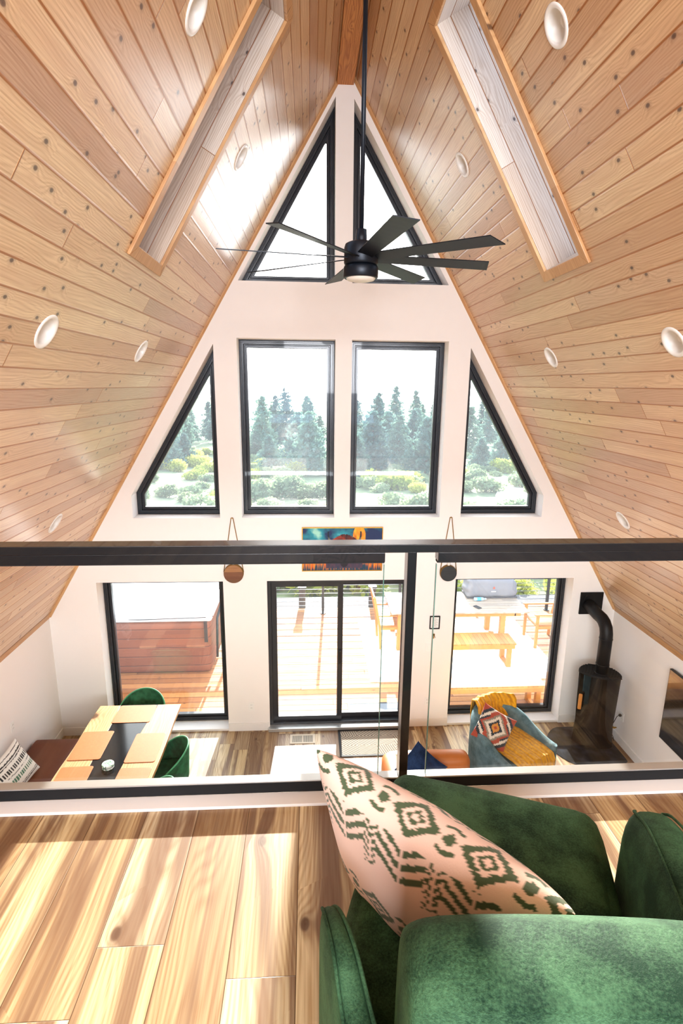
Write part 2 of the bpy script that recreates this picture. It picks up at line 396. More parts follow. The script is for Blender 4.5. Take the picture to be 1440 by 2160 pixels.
# gable wall ------------------------------------------------
a,b_,c_,d_ = .0953,1.227,1.493,2.539; zt,zb,ztri,zk = 5.041,2.929,4.972,3.205; e_,zu = 1.190,5.652
OPEN = {
 1: [(-3.05,0.0),(-1.491,0.0),(-1.491,2.105),(-3.05,2.105)],
 2: [(1.485,0.0),(3.054,0.0),(3.054,2.105),(1.485,2.105)],
 3: [(-d_,zb),(-c_,zb),(-c_,ztri),(-d_,zk)],
 4: [(-b_,zb),(-a,zb),(-a,zt),(-b_,zt)],
 5: [(a,zb),(b_,zb),(b_,zt),(a,zt)],
 6: [(c_,zb),(d_,zb),(d_,zk),(c_,ztri)],
}
UP = {-1: [(-e_,zu),(-.105,zu),(-.115,7.476)], 1: [(.088,zu),(e_,zu),(.080,7.46)]}
DOOR = [(-.942,.0),(.935,.0),(.935,2.105),(-.942,2.105)]
outer = [(-KX-.05,FZ-.1),(KX+.05,FZ-.1),(KX+.05,KZ),(0.02,RZ),(-.02,RZ),(-KX-.05,KZ)]
holes = list(OPEN.values())+list(UP.values())+[DOOR]
def holedwall(name, outer, holes, y0, y1, m, label):
    loops = [outer]+holes; flat = [q for l in loops for q in l]
    tris = [tuple(t) for t in tessellate_polygon([[Vector((q[0],q[1],0)) for q in l] for l in loops])]
    mb = MB(); mb.add([(q[0],y0,q[1]) for q in flat], tris); mb.add([(q[0],y1,q[1]) for q in flat], tris)
    k = 0; n = len(flat)
    for l in loops:
        for i in range(len(l)):
            p = k+i; q = k+(i+1)%len(l); mb.f.append((p,q,n+q,n+p))
        k += len(l)
    return struct(name, mb, m, label, 'wall')
holedwall('wall_front', outer, holes, YW, YW+.3, M['wall'], 'white gable wall with tall black-framed windows')
for sd, nm in ((-1,'wall_left'),(1,'wall_right')):
    x0, x1 = sorted((sd*KX, sd*(KX+.15)))
    struct(nm, MB().box(x0,x1,YB,YW+.3,FZ-.1,KZ+.1), M['wall'], 'white knee wall', 'wall')
holedwall('wall_back', outer, [[(-1.6,3.4),(1.6,3.4),(1.2,5.4),(-1.2,5.4)]], YB-.15, YB, M['wall'], 'white rear gable wall')
# cedar corner strips where slope meets gable and knee walls
for i, sd in enumerate((-1,1)):
    m_ = MB(); w = .026
    vs = []
    for (s,) in ((.1,),(SL,)):
        for (ds, yy, o) in ((0,YW,0.0),(0,YW-w,0.0),(0,YW-w,-.012),(0,YW,-.028)):
            vs.append(roofpt(sd, s, yy, o))
    m_.add(vs, [(0,1,5,4),(1,2,6,5),(2,3,7,6),(3,0,4,7)])
    struct('trim_%d' % (5+i), m_, M['cedartrim'], 'cedar strip between slope and gable wall', 'trim', uv=lambda c: (c.z, c.y))
    m_ = MB(); p = roofpt(sd, SL, 0)
    m_.add([roofpt(sd,SL-.07,YB,-.002),roofpt(sd,SL-.07,YW,-.002),roofpt(sd,SL,YW,-.012),roofpt(sd,SL,YB,-.012),(sd*KX,YB,KZ-.03),(sd*KX,YW,KZ-.03)], [(0,1,2,3),(3,2,5,4)])
    struct('trim_%d' % (7+i), m_, M['cedartrim'], 'cedar strip at the foot of the slope', 'trim', uv=lambda c: (c.y, c.z))
# ridge beam
rb = struct('trim_9', MB().box(-.106,.072,YB,YW-.0,7.583,7.70), M['beam'], 'fir ridge beam at the apex', 'beam', uv=lambda c: (c.y, c.x+c.z*.4), bevel=.004)
# baseboards
for i, (x0,x1) in enumerate(((-KX,-3.05),(-1.491,-.955),(.95,1.485),(3.054,KX))):
    struct('baseboard_front.%03d' % i if i else 'baseboard_front', MB().box(x0,x1,YW-.016,YW,FZ,FZ+.115), M['trimw'], 'white baseboard on the gable wall', 'baseboard', bevel=.003)
for sd, nm in ((-1,'baseboard_left'),(1,'baseboard_right')):
    x0,x1 = sorted((sd*KX, sd*(KX-.016)))
    struct(nm, MB().box(x0,x1,YB,YW-.016,FZ,FZ+.115), M['trimw'], 'white baseboard on the knee wall', 'baseboard', bevel=.003)

# windows ---------------------------------------------------
WL = {1:'large black-framed window over the dining table side', 2:'large black-framed window behind the grey armchair', 3:'left raked trapezoid window',
      4:'tall upper window left of the middle pier', 5:'tall upper window right of the middle pier', 6:'right raked trapezoid window'}
def window(n, poly, label):
    e = bpy.data.objects.new('window_%d' % n, None); C.objects.link(e); tag(e, label, 'window', kind='structure')
    p1 = inset(poly,.052); p2 = inset(poly,.066); p3 = inset(poly,.092)
    obj('window_frame', MB().ring(poly,p1,6.705,6.80).ring(inset(poly,.012),inset(poly,.030),6.698,6.71), M['frame'], e, bevel=.003)
    obj('sash', MB().ring(p1,p2,6.73,6.79).ring(p2,p3,6.722,6.785), M['frame'], e, bevel=.003)
    q = inset(poly,.085); obj('pane', MB().add([(x,6.757,z) for x,z in q], [tuple(range(len(q)))]), M['glass'] if n > 2 else M['glassdoor'], e)
    return e
for n, poly in OPEN.items(): window(n, poly, WL[n])
window(7, UP[-1], 'left triangular window under the apex'); window(10, UP[1], 'right triangular window under the apex')

# sliding door
dr = bpy.data.objects.new('door_1', None); C.objects.link(dr); tag(dr, 'black sliding glass patio door', 'door', kind='structure')
obj('door_frame', MB().ring(DOOR, inset(DOOR,.045), 6.54, 6.72), M['frame'], dr, bevel=.003)
L = [(-.897,.045),(.035,.045),(.035,2.06),(-.897,2.06)]; R_ = [(-.035,.045),(.89,.045),(.89,2.06),(-.035,2.06)]
for nm, q, y in (('sliding_panel', L, 6.58), ('fixed_panel', R_, 6.635)):
    inn = inset(q,.068); pn = obj(nm, MB().ring(q, inn, y, y+.045), M['frame'], dr, bevel=.003)
    obj('pane', MB().add([(x,y+.022,z) for x,z in inset(q,.06)], [(0,1,2,3)]), M['glassdoor'], pn)
obj('door_handle', MB().cushion((-.0,6.565,1.0),(.03,.03,.2),.012), M['black'], dr, smooth=True)
obj('threshold', MB().box(-.96,.95,6.44,6.60,FZ,.018), M['alu'], dr, bevel=.004)

# downlights ------------------------------------------------
rows = {-1: ['recessed downlight high on the left slope, nearest the camera','small recessed downlight on the left slope above the fan blade, right of the skylight',
             'recessed downlight on the left slope, middle row, nearer one','recessed downlight on the left slope, middle row, nearer the gable wall','lowest recessed downlight on the left slope above the rail'],
        1: ['recessed downlight high on the right slope, nearest the camera','recessed downlight on the right slope between skylight and gable wall',
            'recessed downlight at the right edge of the photo, middle row','recessed downlight on the right slope, middle row, nearer the gable wall','lowest recessed downlight on the right slope above the rail']}
for side in (-1,1):
    for p, lab in zip(LIGHTS[side], rows[side]):
        y, s = lightpos(side, p); o = roofpt(side, s, y)
        t = thing('recessed_light', lab, 'light', o, 0, 'recessed downlights in the cedar ceiling')
        nrm = Vector((side*sT,0,cT)); q = nrm.to_track_quat('Z','Y').to_matrix()
        obj('trim_ring', MB().lathe([(LR-.006,.004),(LR,-.004),(LR+.012,-.008),(LR+.022,-.004),(LR+.023,.003)], n=40, M=q), M['plate'], t, smooth=True)
        obj('baffle', MB().lathe([(LR-.004,.0),(LR-.008,.02),(LR-.018,.05),(.03,.062),(.0005,.062)], n=40, M=q), M['plate'], t, smooth=True)
        obj('bulb', MB().lathe([(.0005,.035),(.018,.037),(.03,.046),(.028,.055),(.018,.062)], n=24, M=q), M['opal'], t, smooth=True)

# ceiling fan -----------------------------------------------
FX, FY, FZZ = -.062, 3.82, 5.30
t = thing('ceiling_fan', 'black eight-blade ceiling fan on a long downrod hanging from the ridge beam', 'fan', (FX,FY,FZZ))
obj('canopy', MB().lathe([(.001,2.285),(.07,2.285),(.07,2.24),(.04,2.20),(.015,2.19)]), M['fan'], t, smooth=True)
obj('downrod', MB().cyl((0,0,.16),(0,0,2.2),.0145,20), M['fan'], t, smooth=True)
obj('rod_collar', MB().lathe([(.015,.22),(.034,.215),(.036,.165),(.036,.13)]), M['fan'], t, smooth=True)
obj('motor_housing', MB().lathe([(.001,.135),(.085,.135),(.105,.125),(.112,.10),(.112,.012),(.105,.0),(.07,-.008),(.001,-.008)],n=48), M['fan'], t, smooth=True, bevel=.003)
k = obj('light_kit', MB().lathe([(.06,-.0),(.11,-.008),(.115,-.02),(.115,-.075),(.108,-.082),(.098,-.082),(.098,-.07)],n=48), M['fan'], t, smooth=True)
obj('lens', MB().lathe([(.099,-.078),(.09,-.092),(.05,-.102),(.0005,-.105)],n=48), M['opal'], k, smooth=True)
def blade():
    mb = MB(); top = []; bot = []
    N = 12
    for i in range(N+1):
        r = .10+.83*i/N; w = .050+.016*(i/N); tip = .035*(i==N)
        th = .003
        for sgn, off in ((-1, 0), (1, tip*0)):
            pass
        r0 = r - (.05 if i == N else 0); y0, y1 = -w, w
        tw = -.26+.06*i/N
        for (yy, rr) in ((y0, r0 if i == N else r), (y1, r)):
            for zz in (-th, th):
                top.append((rr, yy*math.cos(tw)-zz*math.sin(tw), yy*math.sin(tw)+zz*math.cos(tw)))
    fs = []
    for i in range(N):
        a = i*4; b = a+4
        fs += [(a,b,b+2,a+2),(a+1,a+3,b+3,b+1),(a,a+1,b+1,b),(a+2,b+2,b+3,a+3)]
    fs += [(0,2,3,1),(N*4,N*4+1,N*4+3,N*4+2)]
    return mb.add(top, fs)
bl = None
for i in range(8):
    if bl is None: bl = obj('blade', blade(), M['fan'], t, bevel=.001); o = bl
    else: o = bl.copy(); C.objects.link(o)
    o.parent = t; o.location = (0,0,.045); o.rotation_euler = (0,0,math.radians(9+45*i))

# loft guard rail -------------------------------------------
xr = 2.32
t = thing('guard_rail', 'black metal handrail with one post and glass infill along the loft edge', 'railing', (0,LY,LZ))
obj('handrail', MB().box(-2.25,2.25,-.012,.055,.982,1.012), M['rail'], t, bevel=.002)
obj('post', MB().box(-.062,-.030,-.012,.048,.012,.985), M['rail'], t, bevel=.002)
obj('post_foot', MB().box(-.095,.003,-.02,.058,.012,.02), M['rail'], t, bevel=.002)
for x0,x1 in ((-2.25,-.141),(.048,2.25)):
    g = obj('glass_panel', MB().box(x0,x1,.016,.026,.035,.965), M['glassrail'], t)
    ex = x1 if x0 < -1 else x0
    obj('glass_edge', MB().box(ex-.0012,ex+.0012,.0155,.0265,.05,.93), M['gedge'], g)
    obj('top_channel', MB().box(x0,x1,-.004,.046,.945,.980), M['rail'], t, bevel=.002)
    obj('top_gasket', MB().box(x0,x1,.008,.034,.938,.946), M['rubber'], t)
for x0,x1 in ((-2.25,2.25),):
    obj('base_channel', MB().box(x0,x1,-.002,.034,.012,.056), M['rubber'], t, bevel=.002)
    obj('base_cap', MB().box(x0,x1,-.001,.038,.056,.062), M['alu'], t, bevel=.001)

# ------------------------------------------------------------------ cushions with painted patterns
def pillow(parentless_name, label, cat, w, h, th, colfn, m, loc, rot, n=64, group=None, seam=None, pinch=.08, power=.5):
    mb = MB(); cols = []
    def P(u, v, sg):
        x = u*w/2*(1-pinch*(1-v*v)); y = v*h/2*(1-pinch*(1-u*u))
        k = max(0,(1-u*u)*(1-v*v))**power
        wr = .006*noise.noise(Vector((u*3+5*sg, v*3, 7)))
        return Vector((x, y, sg*(th/2*k + wr*k)))
    for sg in (1,-1):
        b = len(mb.v)
        for j in range(n+1):
            for i in range(n+1):
                u = math.sin((2*i/n-1)*PI/2); v = math.sin((2*j/n-1)*PI/2)
                mb.v.append(tuple(P(u,v,sg))); cols.append(colfn(u,v,sg))
        for j in range(n):
            for i in range(n):
                q = (b+j*(n+1)+i, b+j*(n+1)+i+1, b+(j+1)*(n+1)+i+1, b+(j+1)*(n+1)+i)
                mb.f.append(q if sg > 0 else q[::-1])
    o = obj(parentless_name, mb, m, smooth=True, colors=cols)
    o.matrix_world = Matrix.Translation(loc) @ rot.to_4x4()
    tag(o, label, cat, group)
    if seam:
        k = []
        for i in range(4*24):
            tt = i/24; e = int(tt); f = (tt-e)*2-1; f = math.sin(f*PI/2)
            u,v = ((f,-1),(1,f),(-f,1),(-1,-f))[e]; k.append(P(u,v,1))
        k.append(k[0]); obj('piping', MB().tube(k, .0035, 6, cap=False), seam, o, smooth=True)
    return o
def basis(X, Y, Z): return Matrix((X,Y,Z)).transposed()

# pink ikat pillow standing on the loft armchair
PINK = lin('e0c0b1'); OLV = lin('4c5a40')
def jag(u, v, a=.03, f=22): return a*noise.noise(Vector((u*f, v*f*.35, 3.1)))
def ikat(u, v, sg):
    # motifs sit astride the top seam (v=1) and repeat down both faces
    k = max(0,(1-u*u)*(1-v*v))**.42
    sx = u*.28; sy = math.hypot(.235*(1-v), .11*k)*(1 if sg > 0 else -1)
    n1 = noise.noise(Vector((sx*70, sy*70, 1)))*.0035; n2 = noise.noise(Vector((sx*260, sy*260, 4)))*.003
    sx += n1; ss = abs(sy)+n2
    P_ = .152; per = .27
    for rep in range(2):
        off = 0 if rep % 2 == 0 else .5
        s0 = ss - rep*per
        ka = (sx/P_+.12+off); du = (ka-round(ka))*P_
        d = abs(du)/.046+abs(s0)/.040+n2*20
        if .74 < d < 1.18 or (.22 < d < .48): return OLV
        sg2 = s0
        if .054 < sg2 < .165 and .0035 < abs(du) < .058:
            q = (sg2-.047-abs(du)*-.62)/.0260
            if q % 1 < .50 and q < 3.6 : return OLV
        kb = (sx/P_+.62+off); db = (kb-round(kb))*P_
        if max(abs(db),abs(s0))+.45*min(abs(db),abs(s0)) < .0135: return OLV
        if .024 < math.hypot(db,s0) < .033 and abs(s0) > abs(db)*1.2: return OLV
        if .055 < sg2 < .145 and .0015 < abs(db) < .017:
            q = (sg2-.05+abs(db)*.9)/.0150
            if q % 1 < .5: return OLV
    return PINK

# ------------------------------------------------------------------ loft armchair (green velvet)
ang = math.radians(-20.5)
AC = Vector((.365,1.188,LZ))        # front right seat corner, on the floor
t = thing('velvet_armchair', 'large dark green velvet armchair on the loft beside the rail', 'armchair', AC, ang)
# local: +x right, +y forward ; seat from x -.56..0, y -.62..0
def sh(q):
    return Vector((q.x, q.y, q.z))
seat = MB().cushion((-.275,-.33,.375),(.56,.68,.15),.055,.018,14)
obj('seat_cushion', seat, M['velvet'], t, smooth=True)
obj('seat_base', MB().cushion((-.275,-.35,.215),(.54,.64,.21),.03,.0,8), M['velvet'], t, smooth=True)
for x,y in ((-.50,-.09),(-.05,-.09),(-.50,-.66),(-.05,-.66)):
    obj('leg', MB().cyl((x,y,.12),(x*1.0,y,.0),.022,16,.014), M['black'], t, smooth=True)
# arms and back as padded walls following a path; path points (x, y, ztop, halfthickness)
def wallpad(name, pts, z0, m=M['velvet'], seam=True, ex=(.6,.35)):
    mb = MB(); path = []
    K = 8
    for i in range(len(pts)-1):
        for k in range(K):
            f = k/K; p0 = pts[max(i-1,0)]; p1 = pts[i]; p2 = pts[i+1]; p3 = pts[min(i+2,len(pts)-1)]
            path.append([.5*((2*p1[c])+(-p0[c]+p2[c])*f+(2*p0[c]-5*p1[c]+4*p2[c]-p3[c])*f*f+(-p0[c]+3*p1[c]-3*p2[c]+p3[c])*f**3) for c in range(4)])
    path.append(list(pts[-1])); n = len(path)
    prof = []   # closed section: u across (-1..1), w up (0..1)
    for k in range(24):
        a_ = 2*PI*k/24; cx = math.cos(a_); sx = math.sin(a_)
        prof.append((math.copysign(abs(cx)**ex[0], cx), math.copysign(abs(sx)**ex[1], sx)))
    for i, p in enumerate(path):
        a0 = path[max(i-1,0)]; a1 = path[min(i+1,n-1)]
        d = Vector((a1[0]-a0[0], a1[1]-a0[1], 0)).normalized(); nr = Vector((d.y,-d.x,0))
        e = min(i, n-1-i)/3.0; end = math.sqrt(max(0.0, 1-(1-min(1,e))**2)) if e < 1 else 1
        end = max(end,.05); hh = (p[2]-z0)/2; mid = (p[2]+z0)/2
        for (u,w) in prof:
            bow = .012*(1-w*w)
            mb.v.append(tuple(Vector((p[0],p[1],mid+w*hh*(.9+.1*end)))+nr*u*(p[3]*end+bow*0)))
    for i in range(n-1):
        for k in range(24): mb.f.append((i*24+k, i*24+(k+1)%24, (i+1)*24+(k+1)%24, (i+1)*24+k))
    mb.f.append(tuple(range(23,-1,-1))); mb.f.append(tuple((n-1)*24+k for k in range(24)))
    o = obj(name, mb, m, t, smooth=True)
    if seam:
        for u_ in (-.93,.93):
            L_ = []
            for i, p in enumerate(path[1:-1], 1):
                a0 = path[i-1]; a1 = path[i+1]; d = Vector((a1[0]-a0[0], a1[1]-a0[1],0)).normalized(); nr = Vector((d.y,-d.x,0))
                e = min(i, n-1-i)/3.0; end = math.sqrt(max(0.0, 1-(1-min(1,e))**2)) if e < 1 else 1
                hh = (p[2]-z0)/2; mid = (p[2]+z0)/2
                L_.append(Vector((p[0],p[1],mid+.985*hh*(.9+.1*end)))+nr*u_*.72*p[3]*end)
            obj('piping', MB().tube(L_, .0035, 6), M['velvet'], o, smooth=True)
    return o
wallpad('arm', [(.085,-.10,.56,.06),(.10,-.22,.60,.062),(.105,-.45,.63,.062),(.10,-.70,.66,.06)], .12)
def wl(X, Y, z, h):
    dx, dy = X-AC.x, Y-AC.y; ca, sa = math.cos(ang), math.sin(ang)
    return (dx*ca+dy*sa, -dx*sa+dy*ca, z-LZ, h)
wallpad('arm', [wl(-.375,.85,3.54,.014), wl(-.368,.79,3.60,.022), wl(-.352,.70,3.63,.028), wl(-.335,.60,3.61,.034), wl(-.31,.46,3.62,.036)], .12)
wallpad('backrest', [wl(-.292,.53,3.80,.105), wl(-.235,.525,3.825,.120), wl(0,.505,3.83,.126), wl(.18,.48,3.825,.126), wl(.36,.43,3.80,.11)], .30, seam=False, ex=(.62,.62))

# pillow : long edge up, standing on the seat against the left arm
P1 = Vector((-.36,.985,3.745)); P2 = Vector((-.022,.636,3.745))
X_ = (P2-P1).normalized(); side_ = X_.cross(Vector((0,0,1))).normalized()
lean = .30; Y_ = (Vector((0,0,1))*math.cos(lean) + side_*math.sin(lean)*1).normalized()
Z_ = X_.cross(Y_).normalized()
cen = (P1+P2)/2 - Y_*.235 + Vector((-.006,.032,.0))
pillow('throw_pillow', 'pale pink throw pillow with olive ikat print standing on the green velvet armchair', 'pillow', .56, .47, .195, ikat, M['paint'], cen, basis(X_,Y_,Z_), n=150, pinch=.07, power=.42)

# tan pouf at the left edge of the loft
t = thing('leather_pouf', 'round tan leather pouf on the loft floor at the left edge', 'pouf', (-1.83,1.42,LZ))
obj('body', MB().lathe([(.001,.0),(.24,.0),(.29,.05),(.31,.13),(.30,.22),(.25,.29),(.1,.315),(.001,.317)],n=40), M['tan'], t, smooth=True)
obj('seam', MB().tube([(.312*math.cos(2*PI*k/40),.312*math.sin(2*PI*k/40),.14) for k in range(41)],.004,6,False), M['brown'], t, smooth=True)

exec_marker = 0
# ------------------------------------------------------------------ dining corner
TZ = .72
t = thing('dining_table', 'live-edge wooden dining table with a black resin river down the middle', 'table', (-2.45,5.0,FZ))
tz = TZ-FZ
def tl(y): return -.483+.006*math.sin(y*7)
def tr(y): return .483+.006*math.sin(y*5+1)
rl = [(-1.0,-.14),(-.6,-.17),(-.2,-.20),(.3,-.215),(.6,-.225),(.985,-.232)]
rr = [(-1.0,.12),(-.6,.15),(-.2,.12),(.3,.15),(.6,.18),(.985,.205)]
left = [(tl(y/10), y/10) for y in range(-10,10)]+[(tl(.985),.985)]
obj('wood_slab', MB().prism([(p[0],p[1]) for p in left]+[(x+.01*math.sin(y*23),y) for y,x in reversed(rl)], tz-.045, tz), None, t, uv=lambda c: (c.y, c.x), bevel=.004)
obj('wood_slab', MB().prism([(x+.01*math.sin(y*19),y) for y,x in rr]+[(tr(y/10),y/10) for y in [9.85]+list(range(9,-11,-1))], tz-.045, tz), None, t, uv=lambda c: (c.y, c.x+3), bevel=.004)
slab = planks('live_edge_wood', 2.0, 9, .7, [(0, lin('cf9c6c')), (1, lin('dfb78c'))], grain=.7, groove=.0001, knot=.09, rough=.32, gscale=.5, kx=1.6, ky=1.6, kthr=.7, knotcol=lin('3a1c10'))
for ch in t.children: ch.data.materials.append(slab)
obj('resin_river', MB().prism([(x+.01*math.sin(y*23)-.004,y) for y,x in rl]+[(x+.01*math.sin(y*19)+.004,y) for y,x in reversed(rr)], tz-.043, tz-.001), simple('black_resin', lin('1d2024'), .12, var=.2, scale=3), t)
for y in (-.75,.72):
    obj('leg', MB().bar((-.3,y,0),(-.3,y,tz-.045),.07,.05).bar((.3,y,0),(.3,y,tz-.045),.07,.05).bar((-.33,y,.03),(.33,y,.03),.07,.05), M['black'], t, bevel=.003)
def rrect(cx, cy, w, h, r=.02, a=0, n=6):
    P_ = []
    for qx,qy,a0 in ((1,1,0),(-1,1,90),(-1,-1,180),(1,-1,270)):
        for k in range(n+1):
            an = math.radians(a0+90*k/n); P_.append((qx*(w/2-r)+r*math.cos(an), qy*(h/2-r)+r*math.sin(an)))
    return [(cx+x*math.cos(a)-y*math.sin(a), cy+x*math.sin(a)+y*math.cos(a)) for x,y in P_]
for cx,cy,w,h,a_,lab in ((-2.467,5.80,.43,.345,0,'tan leather placemat at the window end of the dining table'),
      (-2.752,5.24,.335,.475,.02,'tan leather placemat on the bench side of the table, farther one'),
      (-2.166,5.18,.315,.48,.01,'tan leather placemat on the chair side of the table, farther one'),
      (-2.752,4.665,.32,.475,.03,'tan leather placemat on the bench side of the table, cut off by the rail'),
      (-2.165,4.62,.315,.48,-.01,'tan leather placemat on the chair side of the table, cut off by the rail')):
    o = obj('placemat', MB().prism(rrect(0,0,w,h,.025),0,.004), M['mat'], bevel=.0015); o.location = (cx,cy,TZ+.0005); o.rotation_euler = (0,0,a_)
    tag(o, lab, 'placemat', 'leather placemats on the dining table')
t = thing('coaster_stack', 'small stack of round white and green coasters in a wire holder on the dining table', 'coasters', (-2.45,4.88,TZ+.001))
cst = NT('coaster_marble'); cst.P(Base_Color=cst.ramp(cst.noise(cst.coord(), 22, 3), [(.42, lin('e9efe9')), (.5, lin('3f8f68')), (.56, lin('e9efe9'))]), Roughness=.25)
for k in range(4): obj('coaster', MB().lathe([(.0005,.002+.012*k),(.056,.002+.012*k),(.058,.004+.012*k),(.058,.010+.012*k),(.056,.012+.012*k),(.0005,.012+.012*k)],n=32), cst.m, t)
obj('wire_holder', MB().tube([(.064,0,0),(.064,0,.06)],.0018,6).tube([(-.064,0,0),(-.064,0,.06)],.0018,6).tube([(0,.064,0),(0,.064,.06)],.0018,6).tube([(0,-.064,0),(0,-.064,.06)],.0018,6)
    .tube([(.064*math.cos(2*PI*k/24),.064*math.sin(2*PI*k/24),.03) for k in range(25)],.0018,6,False), M['black'], t)
# bench
t = thing('leather_bench', 'long brown leather bench against the left knee wall', 'bench', (-3.37,4.6,FZ))
for k in range(3): obj('seat_cushion', MB().cushion((0,-.87+.83*k,.40),(.53,.83,.10),.03,.008,8), M['brown'], t, smooth=True)
obj('bench_base', MB().box(-.25,.24,-1.27,1.20,.0,.36), M['brown'], t, bevel=.01)
def stripes(u, v, sg):
    W = lin('ece8e0'); K = lin('2b2e30'); G = lin('4f7a63'); y = (v+1)/2; x = (u+1)/2; j = .01*noise.noise(Vector((x*20,y*3,2)))
    y += j
    for a0,b0 in ((.10,.125),(.15,.165),(.78,.80),(.83,.86),(.93,.945)):
        if a0 < y < b0: return K
    if .30 < y < .42 and (x*16)%1 < .6: return G if sg > 0 else K
    if .50 < y < .515: return K
    if .58 < y < .70 and (x*16+.3)%1 < .55: return K
    return W
pillow('throw_pillow', 'white throw pillow with black and green stripes on the brown leather bench', 'pillow', .44,.44,.15, stripes, M['paint'],
       Vector((-3.47,5.04,.60)), (Matrix.Rotation(math.radians(75),3,'Z') @ Matrix.Rotation(math.radians(66),3,'X') @ Matrix.Rotation(math.radians(12),3,'Z')), n=90)

# dining chairs
def tub_chair():
    t = thing('dining_chair', 'green velvet tub dining chair at the window end of the table', 'chair', (0,0,0), 0, 'green dining chairs')
    obj('seat', MB().cushion((0,-.01,.45),(.46,.46,.09),.04,.012,10), M['velvet2'], t, smooth=True)
    def W(u, w, o=0):   # u 0..1 around the back
        a_ = math.radians(-10+200*u); r = .245+.02*w+o
        h = .74+.07*math.sin(PI*u)**1.0; zz = .44+(h-.44)*(w)*(math.sin(PI*u)**.35 if 0 < u < 1 else 0.0)
        return Vector((r*1.02*math.cos(a_), -.02+r*math.sin(a_)*1.0, zz))
    mb = MB(); mb.grid(lambda u,w: W(u,w,0), 32, 10).grid(lambda u,w: W(u,w,.022), 32, 10)
    mb.grid(lambda u,w: W(u,1,.022*w), 32, 1)
    obj('backrest', mb, M['velvet2'], t, smooth=True)
    obj('welt', MB().tube([W(k/40,1,.011)+Vector((0,0,.004)) for k in range(1,40)], .009, 8), M['rimgreen'], t, smooth=True)
    for sx,sy in ((1,1),(-1,1),(1,-1),(-1,-1)):
        obj('leg', MB().cyl((sx*.15,sy*.15,.42),(sx*.21,sy*.21,0),.014,12,.009), M['black'], t, smooth=True)
    return t
ch = tub_chair(); ch.location = (-2.46,6.00,FZ); ch.rotation_euler = (0,0,0)
c2 = dup(ch); c2.location = (-1.955,5.11,FZ); c2.rotation_euler = (0,0,math.radians(-80)); c2['label'] = 'green velvet dining chair on the right of the table, farther of the two there'
c3 = dup(ch); c3.location = (-1.96,4.50,FZ); c3.rotation_euler = (0,0,math.radians(-88)); c3['label'] = 'green velvet dining chair nearest the camera, mostly hidden by the loft edge'

# ------------------------------------------------------------------ sitting corner
# grey-teal tub armchair
t = thing('tub_armchair', 'grey-teal velvet tub armchair by the right window', 'armchair', (1.93,5.48,FZ), math.radians(27))
def shell(u, w, o):
    # u 0..1 from front of left arm, round the back, to front of right arm. Chair faces -y
    q = u*2-1
    if abs(q) < .5:
        a_ = q/.5*PI/2; x = .35*math.sin(a_); y = .06+.33*math.cos(a_); nx, ny = math.sin(a_), math.cos(a_)
    else:
        f = (abs(q)-.5)/.5; x = math.copysign(.35+.02*f, q); y = .06-.46*f; nx, ny = math.copysign(1,q), 0
    top = .80-.27*(1-math.cos(min(1,abs(q)/.95)*PI))/2
    return Vector((x+nx*o*1.0, y+ny*o, .03+(top-.03)*w))
mb = MB()
NU = 56
sec = [(-.055,.0),(-.055,.5),(-.055,.93),(-.045,.975),(-.02,.998),(.02,1.0),(.045,.98),(.055,.93),(.06,.5),(.05,.0)]
for i in range(NU+1):
    u = i/NU; q = abs(u*2-1); e = 1 if q < .96 else math.sqrt(max(0.02,1-((q-.96)/.04)**2))
    for (o,w) in sec: mb.v.append(tuple(shell(u, w, o*e)))
n_ = len(sec)
for i in range(NU):
    for k in range(n_): mb.f.append((i*n_+k, i*n_+(k+1)%n_, (i+1)*n_+(k+1)%n_, (i+1)*n_+k))
mb.f.append(tuple(range(n_))); mb.f.append(tuple(NU*n_+k for k in reversed(range(n_))))
obj('tub_shell', mb, M['teal'], t, smooth=True)
obj('seat_cushion', MB().cushion((0,-.06,.36),(.60,.70,.18),.06,.02,12), M['teal'], t, smooth=True)
obj('seat_base', MB().cushion((0,-.05,.15),(.62,.68,.24),.03,0,8), M['teal'], t, smooth=True)
# yellow throw : over the back, down the seat, over the front edge
kn = NT('mustard_knit'); co = kn.coord('UV'); kx = kn.sep(co)
wv = kn.M('SINE', kn.M('ADD', kn.M('MULTIPLY', kx[0], 130), kn.M('MULTIPLY', kn.noise(co, 6, 2), 9)))
kn.P(Base_Color=kn.ramp(kn.M('ADD', kn.M('MULTIPLY', wv, .10), kn.noise(co, 30, 3)), [(.2, lin('b47a0c')), (.75, lin('e8ae22'))]), Roughness=.85, Sheen_Weight=.2); kn.bump(wv, .5, .006)
pf = [(.47,.48),(.485,.70),(.47,.815),(.41,.84),(.345,.80),(.305,.66),(.27,.52),(.16,.475),(-.05,.475),(-.28,.475),(-.40,.46),(-.435,.40),(-.44,.28),(-.445,.16)]
def thr(u, w):
    f = w*(len(pf)-1); i = min(int(f), len(pf)-2); g = f-i
    y = pf[i][0]*(1-g)+pf[i+1][0]*g; z = pf[i][1]*(1-g)+pf[i+1][1]*g
    wid = .25+.03*math.sin(w*3.1)
    x = (u-.5)*2*wid + .08 - .06*w + .02*math.sin(w*9)
    if w < .45: y -= 1.1*max(0,abs(x)-.02)**2*(1.2 if w<.42 else .6)
    z += .012*noise.noise(Vector((u*9,w*2.5,0)))+.004*math.sin(u*31+w*5)+.010
    if w < .3: y += .010*noise.noise(Vector((u*12,w*2,5)))
    return (x, y, z)
o = obj('throw_blanket', MB().grid(thr, 60, 120), kn.m, smooth=True, uv=lambda c: (c.x, c.y-c.z), solid=.012)
o.location = t.location; o.rotation_euler = t.rotation_euler; tag(o, 'mustard yellow knitted throw draped over the grey-teal armchair', 'blanket')
